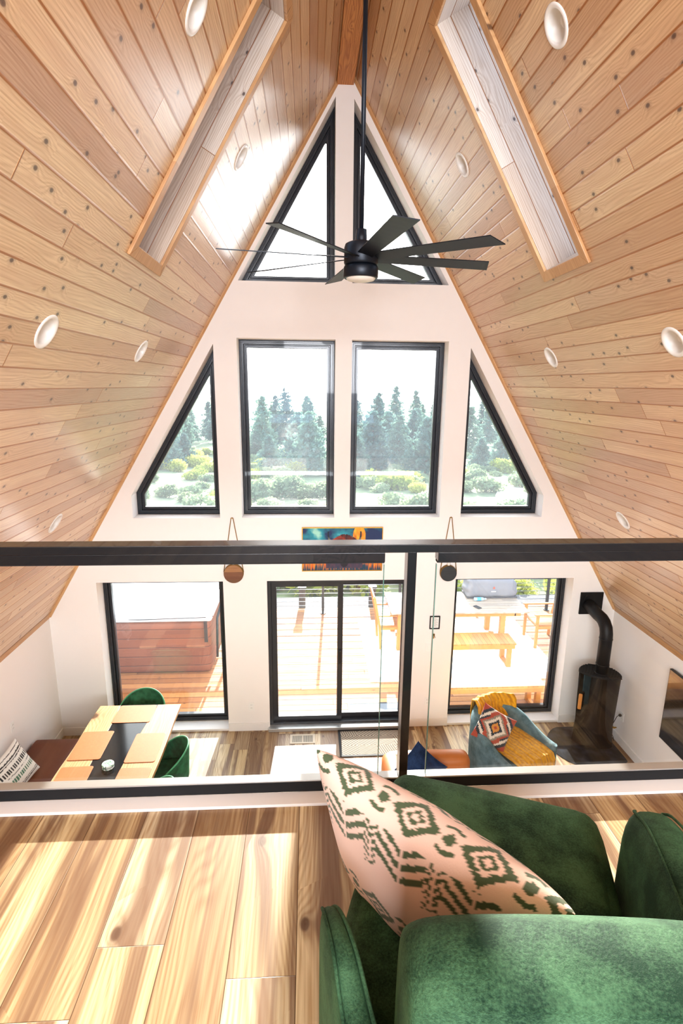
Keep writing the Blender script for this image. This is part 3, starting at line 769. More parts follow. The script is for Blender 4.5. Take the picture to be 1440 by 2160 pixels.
KR, KB, KG, KW, KO = lin('a9503f'), lin('2f3a44'), lin('8f8678'), lin('d9cdbd'), lin('c98c46')
def kilim(u, v, sg):
    st = 1/14
    x = round(abs(u)/st)*st; y = round(abs(v)/st)*st; d = x*.9+y
    if d < .10: return KR
    if d < .28: return KO
    if d < .46: return KB
    if d < .66: return KW
    if d < .80: return KG
    if d < .95: return KR
    if d < 1.08: return KB if y > .5 else KR
    if d < 1.25: return KW
    if d < 1.45: return KB
    return KR
R0 = Matrix.Rotation(math.radians(27),3,'Z')
pillow('throw_pillow', 'kilim throw pillow with red, black and cream stepped diamonds on the grey-teal armchair', 'pillow', .41,.41,.13, kilim, M['woven'],
       Vector((1.93,5.48,FZ)) + R0 @ Vector((-.19,.05,.69)), R0 @ Matrix.Rotation(math.radians(-30),3,'Z') @ Matrix.Rotation(math.radians(55),3,'X') @ Matrix.Rotation(math.radians(60),3,'Z'), n=110)

# sofa
t = thing('leather_sofa', 'tan leather sofa facing the television, cut off by the loft edge', 'sofa', (.86,4.1,FZ))
obj('arm', MB().cushion((.02,1.0,.34),(.94,.22,.60),.09,.012,12), M['tan'], t, smooth=True)
obj('arm', MB().cushion((.02,-1.0,.34),(.94,.22,.60),.09,.012,12), M['tan'], t, smooth=True)
obj('backrest', MB().cushion((-.37,0,.36),(.24,2.16,.58),.10,.01,12), M['tan'], t, smooth=True)
for k in (-1,1): obj('seat_cushion', MB().cushion((.11,.45*k,.36),(.72,.88,.18),.05,.02,12), M['tan'], t, smooth=True)
obj('sofa_base', MB().box(-.42,.44,-1.05,1.05,.06,.28), M['tan'], t, bevel=.01)
for x,y in ((-.38,-1),(.4,-1),(-.38,1),(.4,1)): obj('leg', MB().cyl((x,y,.08),(x,y,0),.02,12), M['black'], t)
pillow('throw_pillow', 'navy blue velvet throw pillow propped on the tan leather sofa', 'pillow', .46,.46,.14, lambda u,v,s: (1,1,1), M['navy'],
       Vector((.74,4.86,.58)), (Matrix.Rotation(math.radians(8),3,'Z') @ Matrix.Rotation(math.radians(80),3,'X') @ Matrix.Rotation(math.radians(45),3,'Z')), n=24)

# wood stove
SX, SY = 3.29, 6.02
t = thing('wood_stove', 'black freestanding wood stove with a glossy front in the right corner', 'stove', (SX,SY,FZ+.008), math.radians(-22))
# plan: flat bowed front toward -y, curved back
def plan(rx, ryf, ryb, k=1.0):
    P_ = []
    for i in range(20):
        a_ = PI*i/19; P_.append((rx*math.cos(a_), ryb*math.sin(a_)))
    for i in range(1,12):
        f = i/12; P_.append((-rx+2*rx*f, -ryf*math.sin(PI*f)**.6*k))
    return P_
top = 1.03
mb = MB(); lv = [(.0,.25,.10,.22),(.03,.245,.10,.215),(.30,.225,.09,.20),(.6,.235,.10,.215),(top-.04,.245,.105,.22)]
pls = [[(x,y,z) for x,y in plan(rx,rf,rb)] for z,rx,rf,rb in lv]; n_ = len(pls[0])
for p in pls: mb.v += p
for i in range(len(lv)-1):
    for k in range(19): mb.f.append((i*n_+k, i*n_+k+1, (i+1)*n_+k+1, (i+1)*n_+k))
mb.f.append(tuple(reversed(range(n_))))
obj('stove_body', mb, M['iron'], t, smooth=True)
mb = MB()
for p in pls: mb.v += p
for i in range(len(lv)-1):
    for k in range(19, n_): mb.f.append((i*n_+k, i*n_+(k+1)%n_, (i+1)*n_+(k+1)%n_, (i+1)*n_+k))
dglass = obj('front_glass', mb, M['stoveglass'], t, smooth=True)
obj('door_handle', MB().cushion((-.205,-.085,.62),(.045,.03,.22),.014), M['teakx'], t, smooth=True)
tp = obj('top_grille', MB().prism(plan(.252,.112,.227), top-.04, top-.012), M['iron'], t, bevel=.004)
mb = MB()
for k in range(11):
    y = -.08+.027*k
    w = .238*math.sqrt(max(.05,1-(max(0,y)/.225)**2))
    mb.box(-w,w,y-.006,y+.006,top-.012,top-.002)
obj('slats', mb, M['iron'], tp)
def sr(x,y,z): a_ = math.radians(22); return (x*math.cos(a_)-y*math.sin(a_), x*math.sin(a_)+y*math.cos(a_)+.03, z)
obj('flue_pipe', MB().tube([sr(0,-.03,top-.02),sr(0,-.03,1.50),sr(0,-.025,1.56),sr(0,.0,1.63),sr(0,.05,1.68),sr(0,.11,1.705),sr(-.01,.20,1.72),sr(-.028,.415,1.77)],.077,32), M['iron'], t, smooth=True)
for z in (top+.0,1.15,1.50): obj('pipe_collar', MB().lathe([(.078,-.006),(.081,-.004),(.081,.004),(.078,.006)],(.011,.002,z)), M['iron'], t, smooth=True)
o = obj('wall_thimble', MB().box(3.17,3.475,6.478,YW,1.60,1.905).cyl((3.31,6.47,1.79),(3.31,6.49,1.79),.10,32), M['iron'], bevel=.002); tag(o, 'square black wall plate where the stove pipe enters the gable wall', 'wall plate')
hp = []
for k in range(40):
    a_ = 2*PI*k/40; x = .50*math.cos(a_); y = .46*math.sin(a_)
    hp.append((SX-.07+max(-.56,min(.36,x*1.0)), SY-.04+max(-.40,min(.40,y))))
o = obj('hearth_pad', MB().prism(hp, FZ, FZ+.007), M['hearth'], bevel=.001); tag(o, 'black glossy floor plate under the wood stove', 'hearth pad')
# television
t = thing('television', 'flat black television mounted on the right knee wall', 'television', (KX-.004,4.45,1.055))
obj('bezel', MB().box(-.045,-.012,-.80,.80,-.435,.435), M['black'], t, bevel=.004)
obj('screen', MB().box(-.0465,-.045,-.79,.79,-.425,.425), M['tv'], t)
obj('wall_bracket', MB().box(-.014,0,-.2,.2,-.2,.2), M['black'], t)
# outlets, switch, valve
def outlet(x, y, z, face, lab, kind='outlet'):
    rot = {'y': 0, 'x+': math.radians(-90), 'x-': math.radians(90)}[face]
    nm = 'wall_outlet' if kind == 'outlet' else 'light_switch'
    t = thing(nm, lab, 'outlet' if kind == 'outlet' else 'switch', (x,y,z), rot)
    w = .036 if kind == 'outlet' else .058
    obj('cover_plate', MB().box(-w,w,-.007,0,-.058,.058), M['plate'], t, bevel=.002)
    if kind == 'outlet':
        for dz in (.022,-.022):
            s_ = obj('socket', MB().prism(rrect(0,dz,.034,.030,.012),-.010,-.006,'y'), M['plate'], t)
            obj('slot', MB().box(-.009,-.006,-.0105,-.009,dz-.003,dz+.008).box(.006,.009,-.0105,-.009,dz-.003,dz+.008), M['slot'], s_)
    else:
        for dx in (-.024,.024): obj('rocker', MB().box(dx-.016,dx+.016,-.011,-.006,-.033,.033), M['plate'], t, bevel=.002)
    return t
outlet(-1.181,YW,.333,'y','white wall outlet between the dining window and the sliding door')
outlet(1.193,YW,.347,'y','white wall outlet right of the sliding door near the floor')
outlet(1.19,YW,1.15,'y','white double rocker switch under the small black picture frame','switch')
outlet(-KX,5.436,.84,'x-','white wall outlet on the left knee wall above the striped pillow')
outlet(KX,6.02,.36,'x+','white wall outlet on the right knee wall behind the stove')
t = thing('power_cord', 'black power cord and plug running from the outlet behind the stove', 'cord', (3.62,6.05,.36))
obj('plug', MB().cushion((.012,-.03,.02),(.035,.03,.03),.01), M['rubber'], t, smooth=True)
obj('cable', MB().tube([(-.005,-.03,.02),(-.03,-.03,.0),(-.05,.0,-.12),(-.04,.03,-.27),(-.02,.0,-.32),(-.04,-.05,-.34)],.004,8), M['rubber'], t, smooth=True)
t = thing('gas_valve', 'small brass valve on the right knee wall beside the stove', 'valve', (KX,6.11,.137))
obj('pipe', MB().cyl((0,0,0),(-.06,0,0),.009,12), M['gold'], t, smooth=True)
obj('lever', MB().box(-.06,-.035,-.035,.01,.008,.014), M['gold'], t, bevel=.002)
# things on the gable wall
t = thing('picture_frame', 'small black frame holding a printed white sheet right of the sliding door', 'picture', (1.238,YW,1.508))
fr = [(-.068,-.092),(.068,-.092),(.068,.092),(-.068,.092)]
obj('frame', MB().ring(fr, inset(fr,.014), -.018, 0), M['black'], t, bevel=.002)
pp = obj('paper', MB().box(-.056,.056,-.008,-.004,-.08,.08), M['plate'], t)
mb = MB()
for k in range(11): mb.box(-.042,.030+.012*((k*7)%3-1),-.0085,-.008,.058-.012*k,.0605-.012*k)
obj('printed_lines', mb, simple('ink', lin('77777a'), .8), pp)
t = thing('key_ring', 'brass key ring with keys hanging under the small black frame', 'keys', (1.232,YW,1.37))
obj('hook', MB().lathe([(.0005,-.02),(.022,-.018),(.024,-.005),(.022,0)],(0,0,.0),M=Matrix.Rotation(PI/2,3,'X')), M['gold'], t, smooth=True)
obj('key', MB().box(-.006,.006,-.022,-.016,-.085,-.02).lathe([(.0005,-.003),(.013,-.003),(.013,.003),(.0005,.003)],(0,-.019,-.03),16,Matrix.Rotation(PI/2,3,'X')), M['gold'], t)
obj('key', MB().bar((.0,-.024,-.02),(.02,-.024,-.075),.01,.004), M['slot'], t)
def hanging(x, z, r, ztop, disc_m, name, label, cat):
    t = thing(name, label, cat, (x,YW,z))
    Rm = Matrix.Rotation(PI/2,3,'X')
    obj('body', MB().lathe([(.0005,0),(r*.97,0),(r,.012),(r,.05),(r*.97,.058)],n=48,M=Rm), M['rope'], t, smooth=True)
    obj('face', MB().lathe([(r*.965,.054),(r*.955,.0585),(.0005,.0595)],n=48,M=Rm), disc_m, t, uv=lambda c: (c.x, c.z))
    obj('cord', MB().tube([(-r,-.03,.02),(-.012,-.012,ztop-z),(0,-.012,ztop-z+.004),(.012,-.012,ztop-z),(r,-.03,.02)],.005,8), M['rope'], t, smooth=True)
    obj('nail', MB().cyl((0,0,ztop-z-.004),(0,-.02,ztop-z-.004),.005,10), M['gold'], t)
    obj('stopper', MB().lathe([(.0005,.035),(.018,.033),(.02,.0),(.012,-.02)],(0,-.03,r+.01),20), M['opal'], t, smooth=True)
dw = planks('striped_walnut', .052, 3, .026, [(0, lin('3f241b')), (.5, lin('b0835a')), (1, lin('6b4030'))], grain=.6, groove=.001, rough=.5, gb=.2)
bw = NT('black_weave'); bc = bw.n('ShaderNodeTexBrick', {'Vector': bw.coord('UV'), 'Scale': 28.0, 'Color1': (*lin('2f3234'),1), 'Color2': (*lin('3c4042'),1), 'Mortar': (*lin('55585a'),1), 'Mortar Size': .03}); bw.P(Base_Color=bc.outputs[0], Roughness=.8)
hanging(-1.348,2.222,.122,2.93, dw, 'hanging_canteen', 'round wood-faced canteen hanging on a cord left of the bison painting', 'canteen')
hanging(1.372,2.20,.106,2.93, bw.m, 'hanging_canteen', 'round black woven-faced canteen hanging on a cord right of the bison painting', 'canteen')

# painting of a bison
def bison(x, z):    # x -1..1, z 0..1
    N = lambda a,b,s=0: noise.noise(Vector((a,b,s)))
    n1 = .5+.5*noise.fractal(Vector((x*2.2,z*3.0,1)),1,2,4); n2 = .5+.5*noise.fractal(Vector((x*14,z*5,5)),1,2,3)
    mixc = lambda a,b,f: tuple(a[i]*(1-f)+b[i]*f for i in range(3)); cl = lambda v: max(0,min(1,v))
    sky = mixc(lin('23355e'), lin('2f97a6'), cl((n1-.35)*2.6)); sky = mixc(sky, lin('9fd6c4'), cl((n1-.72)*5))
    sky = mixc(sky, lin('3a3560'), cl(.7-z)*.8)
    col = sky
    if z < .42 + .08*N(x*9,1):        # grass
        col = mixc(lin('e0641c'), lin('f2a23a'), cl(.5+.9*N(x*30,z*6,2))); 
        col = mixc(col, lin('27485c'), cl((.22-z)*5+1.2*N(x*26,z*5,9)))
    d = math.hypot((x-.42)*1.55,(z-.80)*.95)
    if d < .25: col = mixc(lin('f4b53a'), lin('c86a1e'), cl(.5+.8*N(x*14,z*9,4)))
    # hump + head
    hx = x-.05; top_ = .86-1.35*hx*hx-.05*abs(N(x*22,3))
    body = abs(hx) < .46 and z < top_ and z > .05
    if body:
        col = mixc(lin('33202a'), lin('7a3220'), cl(n2*1.3-.25)); col = mixc(col, lin('d9502a'), cl(N(x*6,z*6,8)*1.8-.3)*cl(z*1.6-.5))
        col = mixc(col, lin('3d4f6b'), cl(.55-z)*1.2)
    for sx in (-1,1):                 # horns
        ax = .05+sx*.40; r = math.hypot((x-(ax-sx*.13))*1.4,(z-.86)*.95)
        if .17 < r < .235-.05*(z-.6) and z < .92 and z > .60 and (x-ax+sx*.13)*sx > 0: col = mixc(lin('1c2733'), lin('d9d7b8'), cl((.80-z)*4))
    for sx in (-1,1):                 # eyes and muzzle
        if math.hypot((x-.05-sx*.16),(z-.50)*.6) < .02: col = (.01,.01,.01)
    if math.hypot((x-.05)*1.2,(z-.22)*.9) < .13: col = mixc(col, lin('15161c'), .8)
    return col
t = thing('bison_painting', 'wide painting of a bison before an orange moon in a thin gold frame', 'painting', (.0105,YW,2.238))
W_, H_ = 1.012, .572
q = [(-W_/2,0),(W_/2,0),(W_/2,H_),(-W_/2,H_)]
obj('frame', MB().ring(q, inset(q,.010), -.03, 0), M['gold'], t, bevel=.001)
mb = MB(); nx, nz = 220, 120; cols = []
for j in range(nz+1):
    for i in range(nx+1):
        mb.v.append((-W_/2+.008+(W_-.016)*i/nx, -.022, .008+(H_-.016)*j/nz)); cols.append(bison(2*i/nx-1, j/nz))
for j in range(nz):
    for i in range(nx): b0 = j*(nx+1)+i; mb.f.append((b0,b0+1,b0+nx+2,b0+nx+1))
obj('canvas', mb, M['canvas'], t, colors=cols)

# floor vent and doormat
t = thing('floor_vent', 'beige slotted floor register in the hickory floor before the sliding door', 'vent', (-.50,6.28,FZ))
vent = simple('vent_beige', lin('c9bba6'), .5)
q = [(-.165,-.095),(.165,-.095),(.165,.095),(-.165,.095)]
obj('frame', MB().ring(q, inset(q,.026), .0, .006, 'z'), vent, t, bevel=.001)
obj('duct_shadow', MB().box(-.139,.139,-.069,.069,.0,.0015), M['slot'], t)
mb = MB().box(-.006,.006,-.069,.069,.001,.006)
for k in range(24): x = -.135+.0118*k; mb.box(x-.0028,x+.0028,-.069,.069,.0012,.005)
obj('slats', mb, vent, t)
def matcol(u, v):
    c1, c2 = lin('5e5247'), lin('a89a86')
    x, y = u*3.4, v*2.6; cx, cy = math.floor(x), math.floor(y); d = ((cx*3+cy*5) % 4)
    fx, fy = x-cx, y-cy
    w = {0: fx+fy, 1: fx-fy, 2: fx*1.6+fy*.4, 3: fx*.4-fy*1.6}[d]
    return c2 if (w*5) % 1 < .55 else c1
def flatmat(x0,x1,y0,y1,z,col,nx,ny,m,name,label,cat,edge=None,th=.008):
    mb = MB(); cols = []
    for j in range(ny+1):
        for i in range(nx+1): mb.v.append((x0+(x1-x0)*i/nx, y0+(y1-y0)*j/ny, z+th)); cols.append(col(i/nx,j/ny))
    for j in range(ny):
        for i in range(nx): b0 = j*(nx+1)+i; mb.f.append((b0,b0+1,b0+nx+2,b0+nx+1))
    b0 = len(mb.v)
    t = thing(name,label,cat,(0,0,0))
    obj('pile', mb, m, t, colors=cols)
    q = [(x0-.0,y0-.0),(x1,y0),(x1,y1),(x0,y1)]
    obj('border', MB().ring([(x0-.02,y0-.02),(x1+.02,y0-.02),(x1+.02,y1+.02),(x0-.02,y1+.02)], [(x0+.012,y0+.012),(x1-.012,y0+.012),(x1-.012,y1-.012),(x0+.012,y1-.012)], z, z+th+.001,'z'), edge or M['rubber'], t)
    return t
flatmat(-.005,.80,5.92,6.42,FZ, matcol, 300, 190, M['woven'], 'doormat','beige and brown doormat of crossing stripes inside the sliding door','mat')

# ------------------------------------------------------------------ outside
DZ = -.15
struct('floor_deck', MB().box(-7,7,6.8,10.85,DZ-.04,DZ), M['deck'], 'wooden deck outside the glass doors', 'floor', uv=lambda c: (c.x, c.y))
o = struct('trim_10', MB().box(-7,7,7.66,7.80,DZ-.005,DZ+.004), M['deck'], 'single darker board across the deck', 'trim', uv=lambda c: (c.x, c.y+.03))
# deck railing: posts and cables
def railing(nm, lab, x0, x1, y, posts):
    t = thing(nm, lab, 'railing', (0,y,DZ))
    for x in posts:
        p = obj('post', MB().box(x-.025,x+.025,-.025,.025,0,.98), M['black'], t, bevel=.002)
        obj('base_flange', MB().lathe([(.0005,.014),(.06,.014),(.062,.0)],(x,0,0),24), M['black'], p)
    obj('top_rail', MB().box(x0,x1,-.035,.035,.98,1.02), M['silver'], t, bevel=.003)
    for k in range(10):
        obj('cable', MB().cyl((x0,0,.08+.09*k),(x1,0,.08+.09*k),.006,8), M['steel'], t, smooth=True)
railing('deck_railing','black post and steel cable railing along the far edge of the deck',-7,7,10.6,(-4.9,-3.3,-1.7,-.12,1.5,3.1,4.7))
for x,lab in ((-.56,'dark timber post beyond the deck railing, left of the metal post'),(.97,'dark timber post beyond the deck railing, behind the teak chair')):
    t = thing('timber_post', lab, 'post', (x,11.05,-1.0))
    obj('shaft', MB().box(-.07,.07,-.07,.07,0,1.25), simple('dark_timber', lin('4b4038'), .8), t, bevel=.005)
    obj('post_cap', MB().box(-.09,.09,-.09,.09,1.25,1.28), M['black'], t, bevel=.004)
# ground terrain
def gz(x, y):
    s = max(0, y-12); base = -1.1-.05*s
    if y > 100: base = -1.1-.05*88+.02*(y-100)
    base += max(0,(-x-8))*.045*min(1,s/20)      # rises to the left
    return base+.35*noise.noise(Vector((x*.09,y*.09,1)))+.12*noise.noise(Vector((x*.4,y*.4,2)))
g = MB(); g.grid(lambda u,v: (lambda x,y: (x,y,gz(x,y)))((u-.5)*2*(20+v*190), 10.9+v*v*230), 110, 90)
struct('trim_12', MB().box(-7,7,10.88,12.1,-1.3,-.42), simple('dark_gravel', lin('6a6664'), .95, var=.35, scale=30), 'dark gravel strip beyond the deck', 'gravel')
struct('ground', g, M['ground'], 'dry sagebrush hillside', 'ground', smooth=True)
def strip(name, pts, w, m, lab):
    mb = MB()
    P_ = []
    for i in range(len(pts)-1):
        for k in range(8): f = k/8; P_.append((pts[i][0]*(1-f)+pts[i+1][0]*f, pts[i][1]*(1-f)+pts[i+1][1]*f))
    P_.append(pts[-1])
    for i,(x,y) in enumerate(P_):
        a0 = P_[max(i-1,0)]; a1 = P_[min(i+1,len(P_)-1)]; d = Vector((a1[0]-a0[0],a1[1]-a0[1])).normalized()
        for s_ in (-1,-.5,0,.5,1):
            X2 = x-d.y*w*s_; Y2 = y+d.x*w*s_; mb.v.append((X2,Y2,gz(X2,Y2)+.10))
    for i in range(len(P_)-1):
        for k in range(4): mb.f.append((i*5+k,i*5+k+1,i*5+6+k,i*5+5+k))
    return struct(name, mb, m, lab, 'path', smooth=True)
strip('trim_11', [(2,27),(6,28),(12,31),(15,38),(12,46),(17,56),(26,62)], 1.3, M['dirt'], 'pale dirt track winding through the sagebrush')
# foliage prototypes
def leafquads(mb, c, n, R, s, flat=1.0):
    for _ in range(n):
        while True:
            p = Vector((random.uniform(-1,1),random.uniform(-1,1),random.uniform(-1,1)))
            if .25 < p.length < 1: break
        p = Vector((p.x*R,p.y*R,p.z*R*flat))+Vector(c)
        a_ = Vector((random.gauss(0,1),random.gauss(0,1),random.gauss(0,1))).normalized()*s*random.uniform(.6,1.3)
        b0 = a_.orthogonal().normalized()*s*random.uniform(.5,1); mb.add([p-a_,p+b0,p+a_,p-b0],[(0,1,2,3)])
def conifer(seed, H, R, dens=1.0):
    random.seed(seed); mb = MB(); N = int(26)
    for i in range(N):
        f = i/N; z = H*(.14+.86*f); r = R*(1-f)**.75*random.uniform(.75,1.15)+.08
        nb = max(3,int(9*(1-f)+3))
        for k in range(nb):
            a_ = random.uniform(0,2*PI); ll = r*random.uniform(.6,1.05)
            for q in range(3):
                d = ll*(.35+.33*q); c = (d*math.cos(a_), d*math.sin(a_), z-.12*d+random.uniform(-.1,.1))
                leafquads(mb, c, int(5*dens), .16+.22*R/2*(1-f*.6), .11+.03*R, .55)
    return mb
def make_tree(seed, H, R, lab, grp, name='pine_tree'):
    t = thing(name, lab, 'tree', (0,0,0), 0, grp)
    obj('trunk', MB().cyl((0,0,-.3),(0,0,H*.93),.05+.018*H,10,.02), M['trunk'], t, smooth=True)
    obj('foliage', conifer(seed,H,R), M['pine'], t)
    return t
TG = 'hazy pines on the slope beyond the sagebrush'
TLAB = 'hazy blue-green pine standing on the slope beyond the sagebrush, seen through the upper windows'
protos = [make_tree(1,7.4,2.2,TLAB,TG), make_tree(2,6.2,2.5,TLAB,TG), make_tree(3,8.8,2.0,TLAB,TG), make_tree(4,4.8,2.1,TLAB,TG)]
random.seed(21); used = [0]*4; cnt = 0
spots = []
for i in range(58):
    Y = random.uniform(62,105); px = -.72+1.5*i/57+random.uniform(-.02,.02); spots.append((px*Y*.62+.5, Y, random.choice((0,0,1,2,2)), random.uniform(.75,1.12)))
for i in range(16):
    Y = random.uniform(44,58); spots.append((random.uniform(-22,20), Y, random.choice((1,3,3)), random.uniform(.6,.95)))
spots += [(-2.5,48,1,.9),(5.2,47,1,.95),(9.5,45,3,1.1),(7.2,50,0,.8),(-5.5,60,0,1.0),(11.5,52,1,1.0),(3.4,43,3,.8)]
pl_ = []
for (x,y,k,sc) in spots:
    for _ in range(12):
        if all((x-a0)**2+(y-b0)**2 > 7.5 for a0,b0 in pl_): break
        x += random.uniform(-2,2); y += random.uniform(-2,4)
    pl_.append((x,y))
    if used[k] == 0: o = protos[k]; used[k] = 1
    else: o = dup(protos[k])
    sc *= .93; o.location = (x,y,gz(x,y)-.1); o.rotation_euler = (0,0,random.uniform(0,6)); o.scale = (sc,sc,sc)
def bush(seed, R, m, name, lab, grp, n=900, s=.10):
    random.seed(seed); mb = MB()
    for k in range(9):
        a_ = random.uniform(0,2*PI); d = random.uniform(0,.6)*R
        leafquads(mb, (d*math.cos(a_),d*math.sin(a_),R*random.uniform(.3,.62)), n//9, R*.48, s, .8)
    t = thing(name, lab, 'bush', (0,0,0), 0, grp); obj('foliage', mb, m, t)
    st = MB()
    for k in range(6): a_ = k*1.05; st.cyl((0,0,-.15),(R*.45*math.cos(a_),R*.45*math.sin(a_),R*.5),.03,6,.01)
    obj('stems', st, M['trunk'], t); return t
SG = 'pale sagebrush on the hillside'
SLAB = 'pale grey-green sagebrush clump on the hillside beyond the deck'
YG = 'yellow-green shrubs on the hillside'; YLAB = 'sunlit yellow-green shrub on the hillside beyond the deck'
bp = [bush(5,.9,M['sage'],'sagebrush',SLAB,SG), bush(6,1.2,M['sage'],'sagebrush',SLAB,SG,1100), bush(7,1.1,M['shrub'],'yellow_shrub',YLAB,YG,1000)]
random.seed(33); used = [0]*3
bs = []
for i in range(330):
    Y = 14.6+ (random.random()**1.0)*50; X = random.uniform(-.5,.5)*Y+.5
    if abs(X-9) < 5 and 26 < Y < 34: continue
    bs.append((X,Y,random.choice((0,1,0,1,2)) if X > -8 else random.choice((0,1,2,2)), random.uniform(.6,1.25)))
for X in (-2.3,-1.2,-.2,.9,1.9,3.2,2.6): bs.append((X,random.uniform(14.4,16.2),2,random.uniform(.9,1.3)))
for X in (3.1,4.0,4.9,5.8,6.8,7.7): bs.append((X,random.uniform(12.9,13.7),2,random.uniform(.85,1.1)))
pl_ = []
for (x,y,k,sc) in bs:
    if any((x-a0)**2+(y-b0)**2 < 1.0 for a0,b0 in pl_): continue
    pl_.append((x,y))
    if used[k] == 0: o = bp[k]; used[k] = 1
    else: o = dup(bp[k])
    o.location = (x,y,gz(x,y)-.05); o.rotation_euler = (0,0,random.uniform(0,6)); o.scale = (sc,sc,sc*random.uniform(.8,1))

# hot tub
t = thing('hot_tub', 'square hot tub with brown panelled sides on the deck outside the left window', 'hot tub', (-3.12,9.32,DZ))
obj('cabinet', MB().cushion((0,0,.47),(2.2,2.2,.94),.10,0,12), M['tubside'], t, smooth=True, uv=lambda c: (c.x+c.y, c.z))
cv = obj('tub_cover', MB().cushion((0,.0,1.0),(2.28,2.28,.14),.05,.012,12), M['tubcover'], t, smooth=True)
obj('fold_seam', MB().box(-1.12,1.12,-.012,.012,1.066,1.076), M['cover'], cv)
obj('cover_strap', MB().tube([(-1.1,-1.10,1.02),(0,-1.155,1.0),(1.05,-1.14,1.02),(1.15,-1.05,1.0)],.006,6), M['rubber'], cv)
obj('strap_clip', MB().box(1.02,1.07,-1.17,-1.14,.60,.95), M['rubber'], cv)
obj('lid_arm', MB().tube([(1.17,-.9,.2),(1.19,-.9,.9),(1.2,.2,1.1),(1.19,.9,.5)],.02,10), M['black'], t, smooth=True)

# teak table, benches, chairs
def slat_top(t, x0,x1,y0,y1,z,th=.035, along=False, m=None):
    obj('tabletop', MB().box(x0,x1,y0,y1,z-th,z), m or M['teak'], t, bevel=.004, uv=(lambda c: (c.x,c.y)) if along else (lambda c: (c.y,c.x)))
t = thing('patio_table', 'large weathered teak patio table on the pale outdoor rug', 'table', (2.3,9.33,DZ))
wt = planks('weathered_teak', .11, 4, .0, [(0, lin('b3a496')), (1, lin('cbbba8'))], grain=.8, groove=.004, groovecol=lin('5e564e'), rough=.6, endgap=False)
slat_top(t,-1.25,1.25,-.50,.50,.75,.03,True,wt)
obj('apron', MB().box(-1.12,1.12,-.44,-.41,.64,.72).box(-1.12,1.12,.41,.44,.64,.72).box(-1.12,-1.09,-.44,.44,.64,.72).box(1.0,1.03,-.44,.44,.64,.72), M['teakx'], t, bevel=.003)
for x in (-1.08,.80):
    for y in (-.40,.38): obj('leg', MB().box(x-.045,x+.045,y-.045,y+.045,0,.72), M['teakx'], t, bevel=.004)
obj('foot_rail', MB().box(-1.08,.80,-.03,.03,.08,.13), M['teakx'], t, bevel=.003)
def bench(x0,x1,y,lab,loc):
    t = thing('teak_bench', lab, 'bench', loc, 0)
    obj('seat', MB().box(x0,x1,-.20,.20,.415,.45), M['teak'], t, bevel=.004, uv=lambda c: (c.y, c.x))
    obj('apron', MB().box(x0+.02,x1-.02,-.205,-.18,.35,.425).box(x0+.02,x1-.02,.18,.205,.35,.425), M['teakx'], t, bevel=.003)
    for x in (x0+.07,x1-.10):
        for yy in (-.155,.155): obj('leg', MB().box(x-.035,x+.035,yy-.035,yy+.035,0,.42), M['teakx'], t, bevel=.003)
        obj('foot_rail', MB().box(x-.025,x+.025,-.15,.15,.0,.05), M['teakx'], t, bevel=.002)
bench(-.95,.80,0,'slatted teak bench standing beside the patio table on the outdoor rug',(2.30,8.41,DZ))
bench(-.95,.80,0,'slatted teak bench standing alone close outside the right window',(2.24,7.09,DZ))
def teak_chair(lab, loc, rot):
    t = thing('teak_armchair', lab, 'chair', loc, rot)     # faces -x (local), back at +x
    for y in (-.27,.27):
        obj('front_leg', MB().box(-.27,-.225,y-.022,y+.022,0,.64), M['teakx'], t, bevel=.003)
        obj('rear_leg', MB().bar((.24,y,0),(.27,y,.45),.045,.045).bar((.27,y,.44),(.38,y,1.0),.045,.045), M['teakx'], t, bevel=.003)
        obj('armrest', MB().box(-.31,.32,y-.03,y+.03,.64,.665), M['teakx'], t, bevel=.006)
        obj('side_rail', MB().box(-.25,.26,y-.012,y+.012,.38,.43), M['teakx'], t, bevel=.002)
    obj('seat', MB().box(-.27,.27,-.255,.255,.42,.445), M['teak'], t, bevel=.003, uv=lambda c: (c.x,c.y))
    mb = MB()
    for k in range(8): y = -.22+.063*k; mb.bar((.285,y,.48),(.375,y,.95),.04,.014,(1,0,0))
    obj('back_slats', mb, M['teakx'], t); obj('top_rail', MB().bar((.378,-.27,.98),(.378,.27,.98),.03,.07), M['teakx'], t, bevel=.006)
    return t
teak_chair('slatted teak armchair at the right end of the patio table', (3.99,9.16,DZ), 0)
teak_chair('slatted teak armchair at the left end of the patio table, seen through the door', (1.13,9.23,DZ), PI)
# covered grill, bottle, phone on the table
t = thing('covered_grill', 'tabletop grill under a grey fabric cover on the patio table', 'grill', (3.08,9.68,DZ+.75))
def cov(q): 
    w = 1-.10*max(0,q.z)/.17
    return Vector((q.x*w+.01*math.sin(q.z*40+q.y*9), q.y*w+.012*math.sin(q.x*17), q.z+.012*math.sin(q.x*11)*math.cos(q.y*9)*(1 if q.z>0 else 0)))
obj('fabric_cover', MB().cushion((0,0,.19),(.98,.42,.37),.07,.01,22,fn=cov), M['cover'], t, smooth=True)
obj('hem', MB().box(-.49,.49,-.215,.215,.0,.03), simple('dark_hem', lin('4e4b4e'), .8), t, bevel=.01)
org = simple('orange_mark', lin('e8572a'), .6)
obj('emblem', MB().prism([(-.005,.20),(.012,.20),(.006,.24)],-.228,-.222,'y').prism([(.016,.20),(.034,.20),(.022,.245)],-.228,-.222,'y'), org, t)
obj('wordmark', MB().box(-.055,.055,-.226,-.222,.135,.150), M['plate'], t)
obj('strap', MB().bar((-.17,-.10,.378),(-.14,-.205,.29),.012,.006), org, t)
t = thing('water_bottle', 'clear plastic water bottle lying on the patio table before the grill', 'bottle', (2.79,9.36,DZ+.753))
bt = NT('bottle_plastic'); bt.P(Base_Color=lin('bfe0ee'), Roughness=.1, Alpha=.6); 
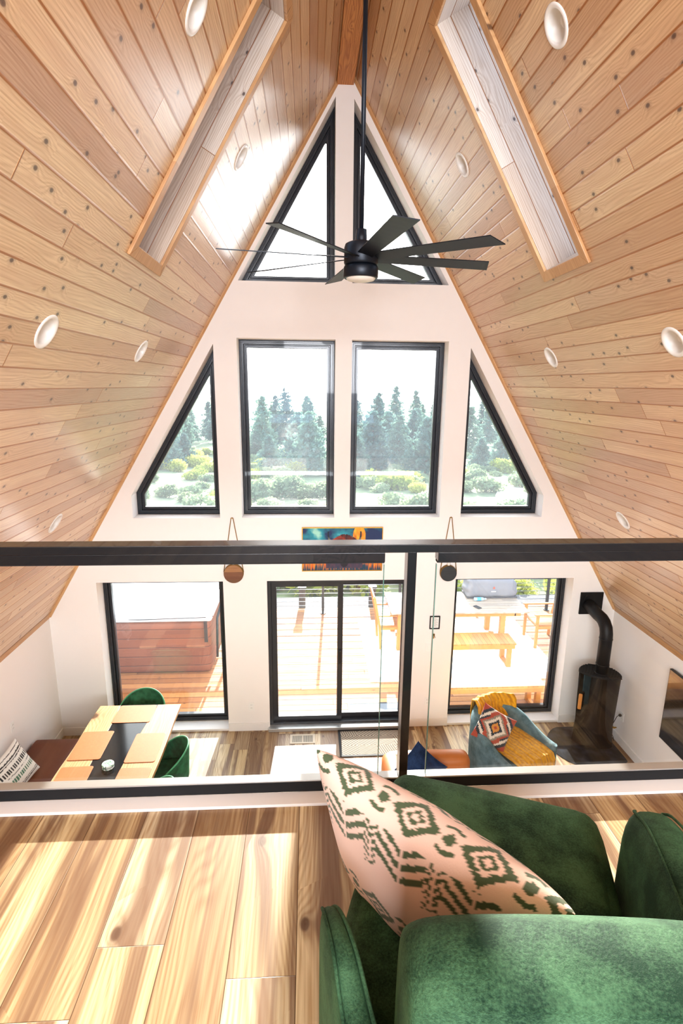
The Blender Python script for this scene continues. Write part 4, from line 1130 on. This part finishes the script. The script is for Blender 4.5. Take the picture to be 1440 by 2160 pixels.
RX = Matrix.Rotation(PI/2,3,'Y')
obj('bottle_body', MB().lathe([(.0005,-.10),(.03,-.098),(.033,-.08),(.033,.06),(.014,.10),(.014,.115)],(0,0,.034),24,RX), bt.m, t, smooth=True)
obj('bottle_label', MB().lathe([(.0335,-.045),(.0335,.03)],(0,0,.034),24,RX), simple('label_blue', lin('4fa3d6'), .5), t, smooth=True)
obj('cap', MB().lathe([(.015,.112),(.016,.13),(.0005,.131)],(0,0,.034),20,RX), M['plate'], t)
o = obj('phone', MB().prism(rrect(0,0,.085,.15,.012),0,.009), M['tv'], bevel=.002); o.location = (2.66,9.05,DZ+.753); o.rotation_euler = (0,0,.5); tag(o, 'dark phone lying on the patio table', 'phone')
# outdoor rug
def rugcol(u, v):
    W, Bc, G = lin('e9e6e0'), lin('b9cdd6'), lin('8a8f9c')
    if v < .12 or v > .9:
        z = abs(((u*14) % 1)-.5)*2
        return G if v < .035+.05*z else (W if v < .06+.05*z else Bc)
    if u < .03 or u > .97: return W
    z = abs(((v*10+.2*math.sin(u*9)) % 1)-.5)*2
    return W if z > .35 else tuple(.6*a+.4*b for a,b in zip(W,Bc))
flatmat(.60,3.80,7.86,10.18,DZ, rugcol, 240, 160, M['woven'], 'outdoor_rug','large pale outdoor rug with a grey zigzag end under the patio table','rug', edge=M['trimw'], th=.006)
def mountains(u, v):
    r1 = .35+.25*noise.noise(Vector((u*3,1,1)))*2+.1*math.sin(u*14); 
    if v < r1*.7: return lin('b48a5a')
    if v < r1: return lin('d8b07a')
    return lin('59646e')
flatmat(.18,1.0,6.93,7.24,DZ, mountains, 160, 60, M['woven'], 'outdoor_doormat','small grey outdoor doormat with tan mountain ridges outside the sliding door','mat')

# ------------------------------------------------------------------ camera, lights, world
cam = bpy.data.cameras.new('camera'); co_ = bpy.data.objects.new('camera', cam); C.objects.link(co_)
f_, pitch, yaw, roll = 1139.33,.2307,.0618,.0115
cy,sy,cp,sp = math.cos(yaw),math.sin(yaw),math.cos(pitch),math.sin(pitch)
F = Vector((sy*cp,cy*cp,-sp)); R = Vector((cy,-sy,0)); U = R.cross(F)
R2 = R*math.cos(roll)+U*math.sin(roll); U2 = -R*math.sin(roll)+U*math.cos(roll)
mw = Matrix((R2,U2,-F)).transposed().to_4x4(); mw.translation = Vector((-.4075,0,4.53)); co_.matrix_world = mw
cam.sensor_fit = 'VERTICAL'; cam.sensor_height = 36; cam.lens = 36*f_/2160; cam.clip_start = .02; cam.clip_end = 600
bpy.context.scene.camera = co_

def lamp(name, typ, energy, loc, target, color=(1,1,1), **k):
    l = bpy.data.lights.new(name, typ); l.energy = energy; l.color = color
    for a_, b0 in k.items(): setattr(l, a_, b0)
    o = bpy.data.objects.new(name, l); C.objects.link(o); o.location = loc
    o.rotation_euler = (Vector(target)-Vector(loc)).to_track_quat('-Z','Y').to_euler(); return o
sd = Vector((.055,1,.332))
lamp('sun','SUN',15.5, sd*10,(0,0,0),(1,.955,.88), angle=.009)
lamp("rear_gable_fill","AREA",178,(0,-2.6,5.2),(0,5.5,4.8),(.93,.95,1), shape='RECTANGLE', size=2.2, size_y=1.8, spread=math.radians(125))  # added fill behind the camera to brighten gable and slopes, no real fixture
lamp("under_loft_fill","AREA",170,(0,.2,2.55),(0,5.0,.2),(.86,.93,1), shape='RECTANGLE', size=4.5, size_y=.5)  # unseen fill added below the loft to lift the main floor
lamp('loft_fill','AREA',12,(.6,-1.4,4.9),(.2,1.0,3.2),(.86,.93,1), shape='RECTANGLE', size=1.2, size_y=1.2)  # weak extra fill over the loft, not a lamp of the house

w = bpy.data.worlds.new('sky'); bpy.context.scene.world = w; w.use_nodes = True; nt = w.node_tree
bg = nt.nodes['Background']; tc = nt.nodes.new('ShaderNodeTexCoord'); dt = nt.nodes.new('ShaderNodeVectorMath'); dt.operation = 'DOT_PRODUCT'
nt.links.new(tc.outputs['Generated'], dt.inputs[0]); dt.inputs[1].default_value = sd.normalized()
rp = nt.nodes.new('ShaderNodeValToRGB'); nt.links.new(dt.outputs['Value'], rp.inputs[0])
rp.color_ramp.elements[0].position = 0; rp.color_ramp.elements[0].color = (.50,.70,1,1)
rp.color_ramp.elements[1].position = 1; rp.color_ramp.elements[1].color = (1,.98,.95,1)
e3 = rp.color_ramp.elements.new(.75); e3.color = (.75,.88,1,1)
nt.links.new(rp.outputs[0], bg.inputs[0])
mr = nt.nodes.new('ShaderNodeMapRange'); mr.interpolation_type = 'SMOOTHERSTEP'; nt.links.new(dt.outputs['Value'], mr.inputs[0])
for i_, v_ in ((1,.80),(2,1.0),(3,2.3),(4,8.5)): mr.inputs[i_].default_value = v_
nt.links.new(mr.outputs[0], bg.inputs[1])

vs_ = bpy.context.scene.view_settings
vs_.view_transform = 'Standard'; vs_.look = 'Medium High Contrast'; vs_.exposure = 0.0; vs_.gamma = 1.0
